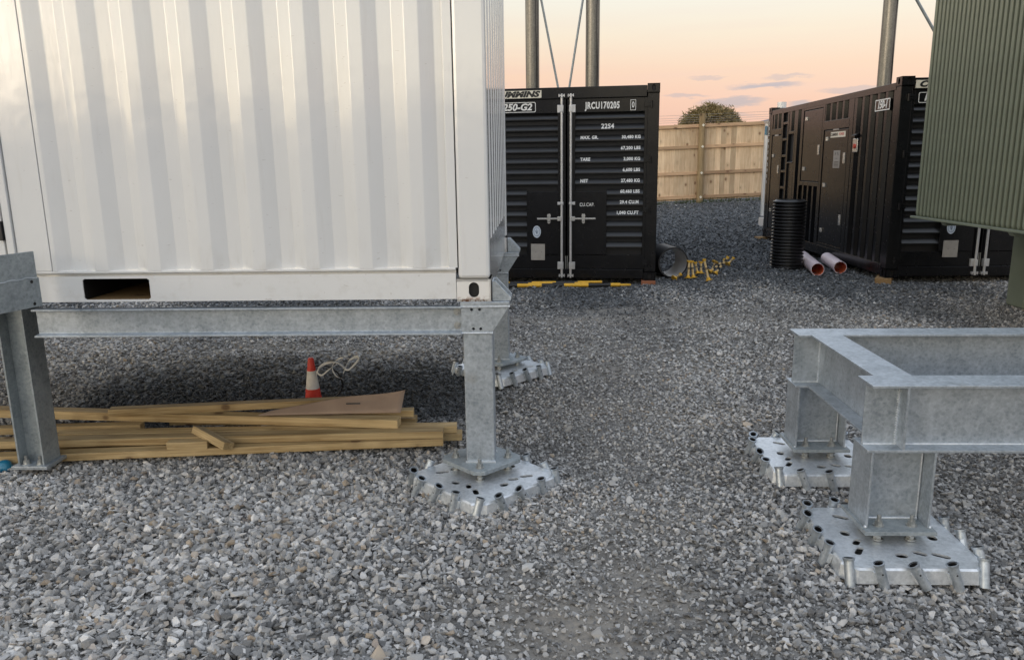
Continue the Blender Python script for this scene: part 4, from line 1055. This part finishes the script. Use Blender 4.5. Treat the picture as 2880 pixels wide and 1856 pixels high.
def striped(label, p0, p1, r, ph, hook):
    t = thing('striped_pole', label, 'pole', p0, 0, 'striped poles lying before the louvred doors')
    v = Vector(p1) - Vector(p0); L = v.length; t.rotation_euler = v.to_track_quat('X', 'Z').to_euler()
    xx = 0; k = ph
    while xx < L - .01:
        l = min(.33 if k % 2 == 0 else .30, L - xx)
        MB().tube((xx, 0, 0), (xx + l, 0, 0), r, n=12).build('band', M['yellow'] if k % 2 == 0 else M['blackp'], t); xx += l; k += 1
    if hook:
        mb = MB(); mb.path([(L + .07 + .07 * math.cos(R(180 + a_)), .045 * math.sin(R(180 + a_)), .0) for a_ in range(0, 361, 24)], .010, 8); mb.build('end_loop', M['yellow'], t)
yp = 10.44
striped('thick yellow and black pole with a loop end lying foremost before the louvred doors', (-.55, yp, zg(0, yp) + .05), (1.47, yp - .02, zg(1.5, yp) + .05), .026, 0, True)
striped('thin yellow and black pole lying behind the looped one', (-.70, yp + .09, zg(0, yp) + .055), (1.05, yp + .06, zg(1, yp) + .06), .016, 1, False)
striped('yellow and black pole lying closest to the black door sill', (-.35, yp + .15, zg(0, yp) + .06), (1.25, yp + .13, zg(1.2, yp) + .065), .018, 0, False)

# ================================================================== fence, bush
FY = 23.5
fz = lambda x: float(gh(x, FY))
fe = thing('paling_fence', 'new pine paling fence with four rails and round posts across the back', 'fence', (0, FY, 0))
pm_ = MB().box(-.0735, .0735, .0, .018, 0, 2.12).mesh('paling', M['paling'])
i = 0; xx = 1.2
while xx < 10.5:
    o = place(pm_, 'paling', fe, (xx, .05 + random.uniform(-.002, .004), fz(xx) + .08 + random.uniform(-.006, .006))); xx += .1497; i += 1
posts = [.25, 2.92, 5.62, 8.32, 11.0]
for a, b in zip(posts[:-1], posts[1:]):
    L = b - a; sl = math.atan2(fz(b) - fz(a), L)
    for z0, z1, dp in ((2.17, 2.265, .06), (1.575, 1.665, .045), (.825, .915, .045), (.125, .217, .045)):
        MB().box(.0, L, -dp + .04, .046, 0, z1 - z0).build('rail', M['rail'], fe, (a, 0, fz(a) + z0), (0, -sl, 0), .003)
    for k, zz in enumerate((2.33, 2.39, 2.45, 2.53)):
        MB().tube((a, -.05, fz(a) + zz), (b, -.05, fz(b) + zz), .0035, n=5).build('wire', M['wire'], fe)
for a in posts:
    p = MB().tube((0, 0, -.1), (0, 0, 2.56), .098, .088, 20).build('post', M['post'], fe, (a, -.055, fz(a)))
    for zz in (2.225, 1.62, .87, .17):
        MB().box(-.03, .03, -.004, .004, -.03, .03).build('washer', M['sign_white'], p, (.01, -.10, zz), (0, R(40), 0))
mb = MB()
for _ in range(2600):
    x_ = random.uniform(.5, 10.5); y_ = FY + random.uniform(-.32, .12) * (1 if random.random() < .7 else 1.0); h_ = random.uniform(.05, .16) * (1.2 if y_ > FY - .15 else .8)
    if random.random() < .25 * (1 + math.sin(x_ * 3)): continue
    a_ = random.uniform(0, 6.28); dx, dy = .010 * math.cos(a_), .010 * math.sin(a_); z_ = fz(x_)
    mb.add([(x_ - dx, y_ - dy, z_ - .01), (x_ + dx, y_ + dy, z_ - .01), (x_ + random.uniform(-.05, .05), y_ + random.uniform(-.05, .03), z_ + h_)], [(0, 1, 2)])
gr = mb.build('grass', M['grass']); gr['kind'] = 'stuff'; gr['label'] = 'strip of grass along the foot of the fence'

def leaf_mat():
    m, t, b = new_mat('bush_foliage'); v = objvec(t)
    n = t.noise(v, 2.4, 5, .65); c = t.ramp(n, [(.3, (.13, .105, .04)), (.55, (.24, .185, .08)), (.75, (.33, .25, .12))])
    set_in(t, b, Base_Color=c, Roughness=.7); return m
bu = thing('round_bush', 'rounded olive brown bush rising behind the fence', 'bush', (8.55, 34, .5))
mb = MB(); rr = np.random.default_rng(5)
for i in range(26000):
    d = rr.normal(size=3); d /= np.linalg.norm(d)
    if d[2] < -.5: continue
    lump = 1 + .06 * math.sin(7 * d[0] + 3) * math.sin(6 * d[2] + 1) + .05 * math.sin(13 * d[1] + 9 * d[0])
    r_ = (rr.uniform(.5, 1.0) ** .35) * lump
    c = np.array([1.62, 1.35, 1.70]) * d * r_ + np.array([0, 0, 1.80])
    c[2] += .06 * rr.normal(); s_ = rr.uniform(.05, .11)
    u = rr.normal(size=3); u /= np.linalg.norm(u); u = u * .5 + d * .7 + np.array([0, 0, -.35]); u /= np.linalg.norm(u); vv = np.cross(u, rr.normal(size=3)); vv /= np.linalg.norm(vv)
    mb.add([c - u * s_, c + vv * s_ * .22, c + u * s_ * 1.3, c - vv * s_ * .22], [(0, 1, 2, 3)])
mb.build('crown', leaf_mat(), bu)
mb = MB().tube((0, 0, -.3), (.05, 0, 1.2), .12, .07, 10)
for a_ in range(6): mb.tube((.03, 0, .8), (.8 * math.cos(a_), .7 * math.sin(a_), 2.0), .05, .015, 7)
mb.build('trunk', M['post'], bu)

# ================================================================== timber pile, cone, cardboard
def beam(label, p0, p1, w_=.09, h_=.045, roll=0., kind='timber_beam', m='timber'):
    """p0, p1: centres of the camera-facing face at its two ends"""
    p0, p1 = Vector(p0), Vector(p1); v = p1 - p0
    o = MB().box(0, v.length, -w_, 0, -h_ / 2, h_ / 2).build(kind, M[m], None, p0, (0, 0, 0), .0025)
    o.rotation_euler = (v.to_track_quat('X', 'Z').to_matrix() @ Matrix.Rotation(roll, 3, 'X')).to_euler()
    return tag(o, label, 'timber', 'treated pine beams piled under the container')
beam('lowest front pine beam of the pile, long crack near its right end', (-.436, 4.588, .060), (-3.5, 4.36, .058))
beam('pine beam with two round knots on top of the lowest one', (-.436, 4.593, .108), (-3.5, 4.507, .108))
beam('pine beam whose square end sticks out furthest towards the leg', (-.328, 4.70, .052), (-3.4, 4.64, .05))
beam('pine beam end showing just above the furthest one', (-.361, 4.71, .099), (-2.9, 4.66, .099))
beam('topmost long pine beam slanting across the pile', (-.727, 4.664, .155), (-3.5, 4.99, .160), .09, .055)
beam('pine beam half covered by the cardboard, end beyond the slanting one', (-.65, 4.86, .160), (-1.25, 4.83, .165), .07)
beam('short showing pine end low behind the slanting beam', (-.645, 4.90, .09), (-2.3, 4.97, .09))
beam('rear pine beam passing beneath the left end of the cardboard', (-1.05, 4.97, .212), (-2.62, 4.823, .205), .07)
beam('pine beam low at the left behind the front pair', (-2.41, 4.80, .110), (-3.5, 4.75, .110), .07)
beam('stubby pine offcut lying flat on the front beams', (-1.856, 4.475, .104), (-2.10, 4.468, .104), .06, .045, 0, 'timber_offcut')
beam('stubby pine offcut leaning tilted over the front beams', (-1.735, 4.42, .118), (-1.99, 4.60, .165), .075, .045, .35, 'timber_offcut')
cb = MB(); nu, nv = 26, 8
vv = []
for i in range(nu):
    u = i / (nu - 1)
    for j in range(nv):
        t_ = j / (nv - 1)
        x_ = -1.62 + .90 * u + .02 * t_; y_ = 4.73 + .05 * u + (.10 + .02 * u) * t_ * (.3 + .7 * u ** .5) + .04 * math.sin(t_ * 3.1) * u
        z_ = .196 + .012 * (1 - u) + (.118 * u ** .75 - .01 * math.sin(u * 9) * u) * math.sin(t_ * math.pi / 2) + .03 * math.sin(math.pi * u) * (1 - t_) * .0
        vv.append((x_, y_, z_))
cb.add(vv, [(i * nv + j, (i + 1) * nv + j, (i + 1) * nv + j + 1, i * nv + j + 1) for i in range(nu - 1) for j in range(nv - 1)], True)
o = cb.build('cardboard_sheet', M['card']); sm_ = o.modifiers.new('thick', 'SOLIDIFY'); sm_.thickness = .004
tag(o, 'curled sheet of brown cardboard lying on the timber pile', 'cardboard')
MB().box(-.045, .045, -.004, -.001, -.004, .004).build('print_mark', M['blackp'], o, (-1.02, 4.772, .262), (R(-30), 0, 0))

cn = thing('traffic_cone', 'red traffic cone with one white band behind the timber pile', 'traffic cone', (-1.50, 5.63, zg(-1.5, 5.63) + .01), .3)
def cr(z): return .073 - (.073 - .020) * z / .41
for nm, za, zb, m in (('lower_band', .012, .175, 'cone_red'), ('white_band', .175, .312, 'cone_white'), ('tip', .312, .41, 'cone_red')):
    pf = [(cr(za), za), (cr(zb), zb)] if nm != 'tip' else [(cr(za), za), (cr(zb - .01), zb - .01), (cr(zb) - .004, zb), (.001, zb)]
    o = MB().lathe(pf, 36).build(nm, M[m], cn); o.data.set_sharp_from_angle(angle=R(40))
MB().box(-.11, .11, -.11, .11, 0, .014).build('base', M['cone_red'], cn, bevel=.012)
# cable loops
def loopy(c, rx, rz, a0, a1, n, tilt=.2, ph=0):
    out = []
    for i in range(n):
        a_ = R(a0 + (a1 - a0) * i / (n - 1)); out.append((c[0] + rx * math.cos(a_), c[1] - .10 * math.sin(a_ + ph) + tilt * (rz * math.sin(a_)), c[2] + rz * math.sin(a_)))
    return out
bz = zg(-1.45, 5.6)
pts = loopy((-1.44, 5.76, bz + .19), .135, .15, -95, 265, 36)
pts += [(-1.36, 5.60, bz + .06), (-1.38, 5.52, bz + .06), (-1.42, 5.49, bz + .058), (-1.55, 5.46, bz + .075), (-1.66, 5.50, bz + .05), (-1.80, 5.50, bz + .03), (-2.0, 5.46, bz + .025), (-2.3, 5.40, bz + .02)]
o = MB().path(pts, .0055, 8).build('cable', M['rubber']); tag(o, 'loop of black cable hung over the traffic cone', 'cable')
rib = [(-1.445, 5.55, .30), (-1.43, 5.53, .34), (-1.41, 5.54, .37), (-1.36, 5.55, .395), (-1.30, 5.55, .40), (-1.25, 5.54, .375), (-1.21, 5.53, .345), (-1.17, 5.55, .37), (-1.13, 5.57, .415), (-1.15, 5.58, .43), (-1.20, 5.56, .41), (-1.22, 5.54, .37), (-1.24, 5.52, .32)]
def catmull(p, n=6):
    p = [Vector(q) for q in p]; out = []
    for i in range(len(p) - 1):
        a, b, c, d = p[max(i - 1, 0)], p[i], p[i + 1], p[min(i + 2, len(p) - 1)]
        for k in range(n):
            t_ = k / n; out.append(.5 * ((2 * b) + (c - a) * t_ + (2 * a - 5 * b + 4 * c - d) * t_ ** 2 + (3 * b - a - 3 * c + d) * t_ ** 3))
    return out + [p[-1]]
rp = catmull(rib); v = []
for i, p in enumerate(rp):
    a_ = .9 + .9 * math.sin(i * .16); wv = Vector((math.cos(a_) * .3, math.cos(a_), math.sin(a_))).normalized() * .0105
    v += [p - wv + Vector((0, 0, bz)), p + wv + Vector((0, 0, bz))]
o = MB().add(v, [(2 * i, 2 * i + 1, 2 * i + 3, 2 * i + 2) for i in range(len(rp) - 1)], True).build('strapping', M['strap'])
q = o.modifiers.new('thick', 'SOLIDIFY'); q.thickness = .0012
rp2 = catmull([(-1.44, 5.54, .33), (-1.40, 5.52, .31), (-1.35, 5.53, .345), (-1.31, 5.56, .37), (-1.27, 5.58, .40), (-1.25, 5.60, .42), (-1.29, 5.60, .41), (-1.33, 5.57, .36), (-1.30, 5.54, .30), (-1.25, 5.52, .28)])
v = []
for i, p in enumerate(rp2):
    a_ = .5 + .9 * math.sin(i * .21); wv = Vector((math.cos(a_) * .3, math.cos(a_), math.sin(a_))).normalized() * .007
    v += [p - wv + Vector((0, 0, bz)), p + wv + Vector((0, 0, bz))]
o2 = MB().add(v, [(2 * i, 2 * i + 1, 2 * i + 3, 2 * i + 2) for i in range(len(rp2) - 1)], True).build('strap_strand', M['strap'], o)
q = o2.modifiers.new('thick', 'SOLIDIFY'); q.thickness = .0012
tag(o, 'curly white packing strap sticking up beside the cone tip', 'strap')
o = MB().lathe([(.001, .05), (.02, .047), (.034, .036), (.042, .015), (.045, 0), (.040, -.03), (.001, -.03)], 24).build('blue_bottle', M['blue'], None, (-3.02, 4.36, .022))
tag(o, 'shiny blue plastic bottle end half buried at the left edge', 'bottle')
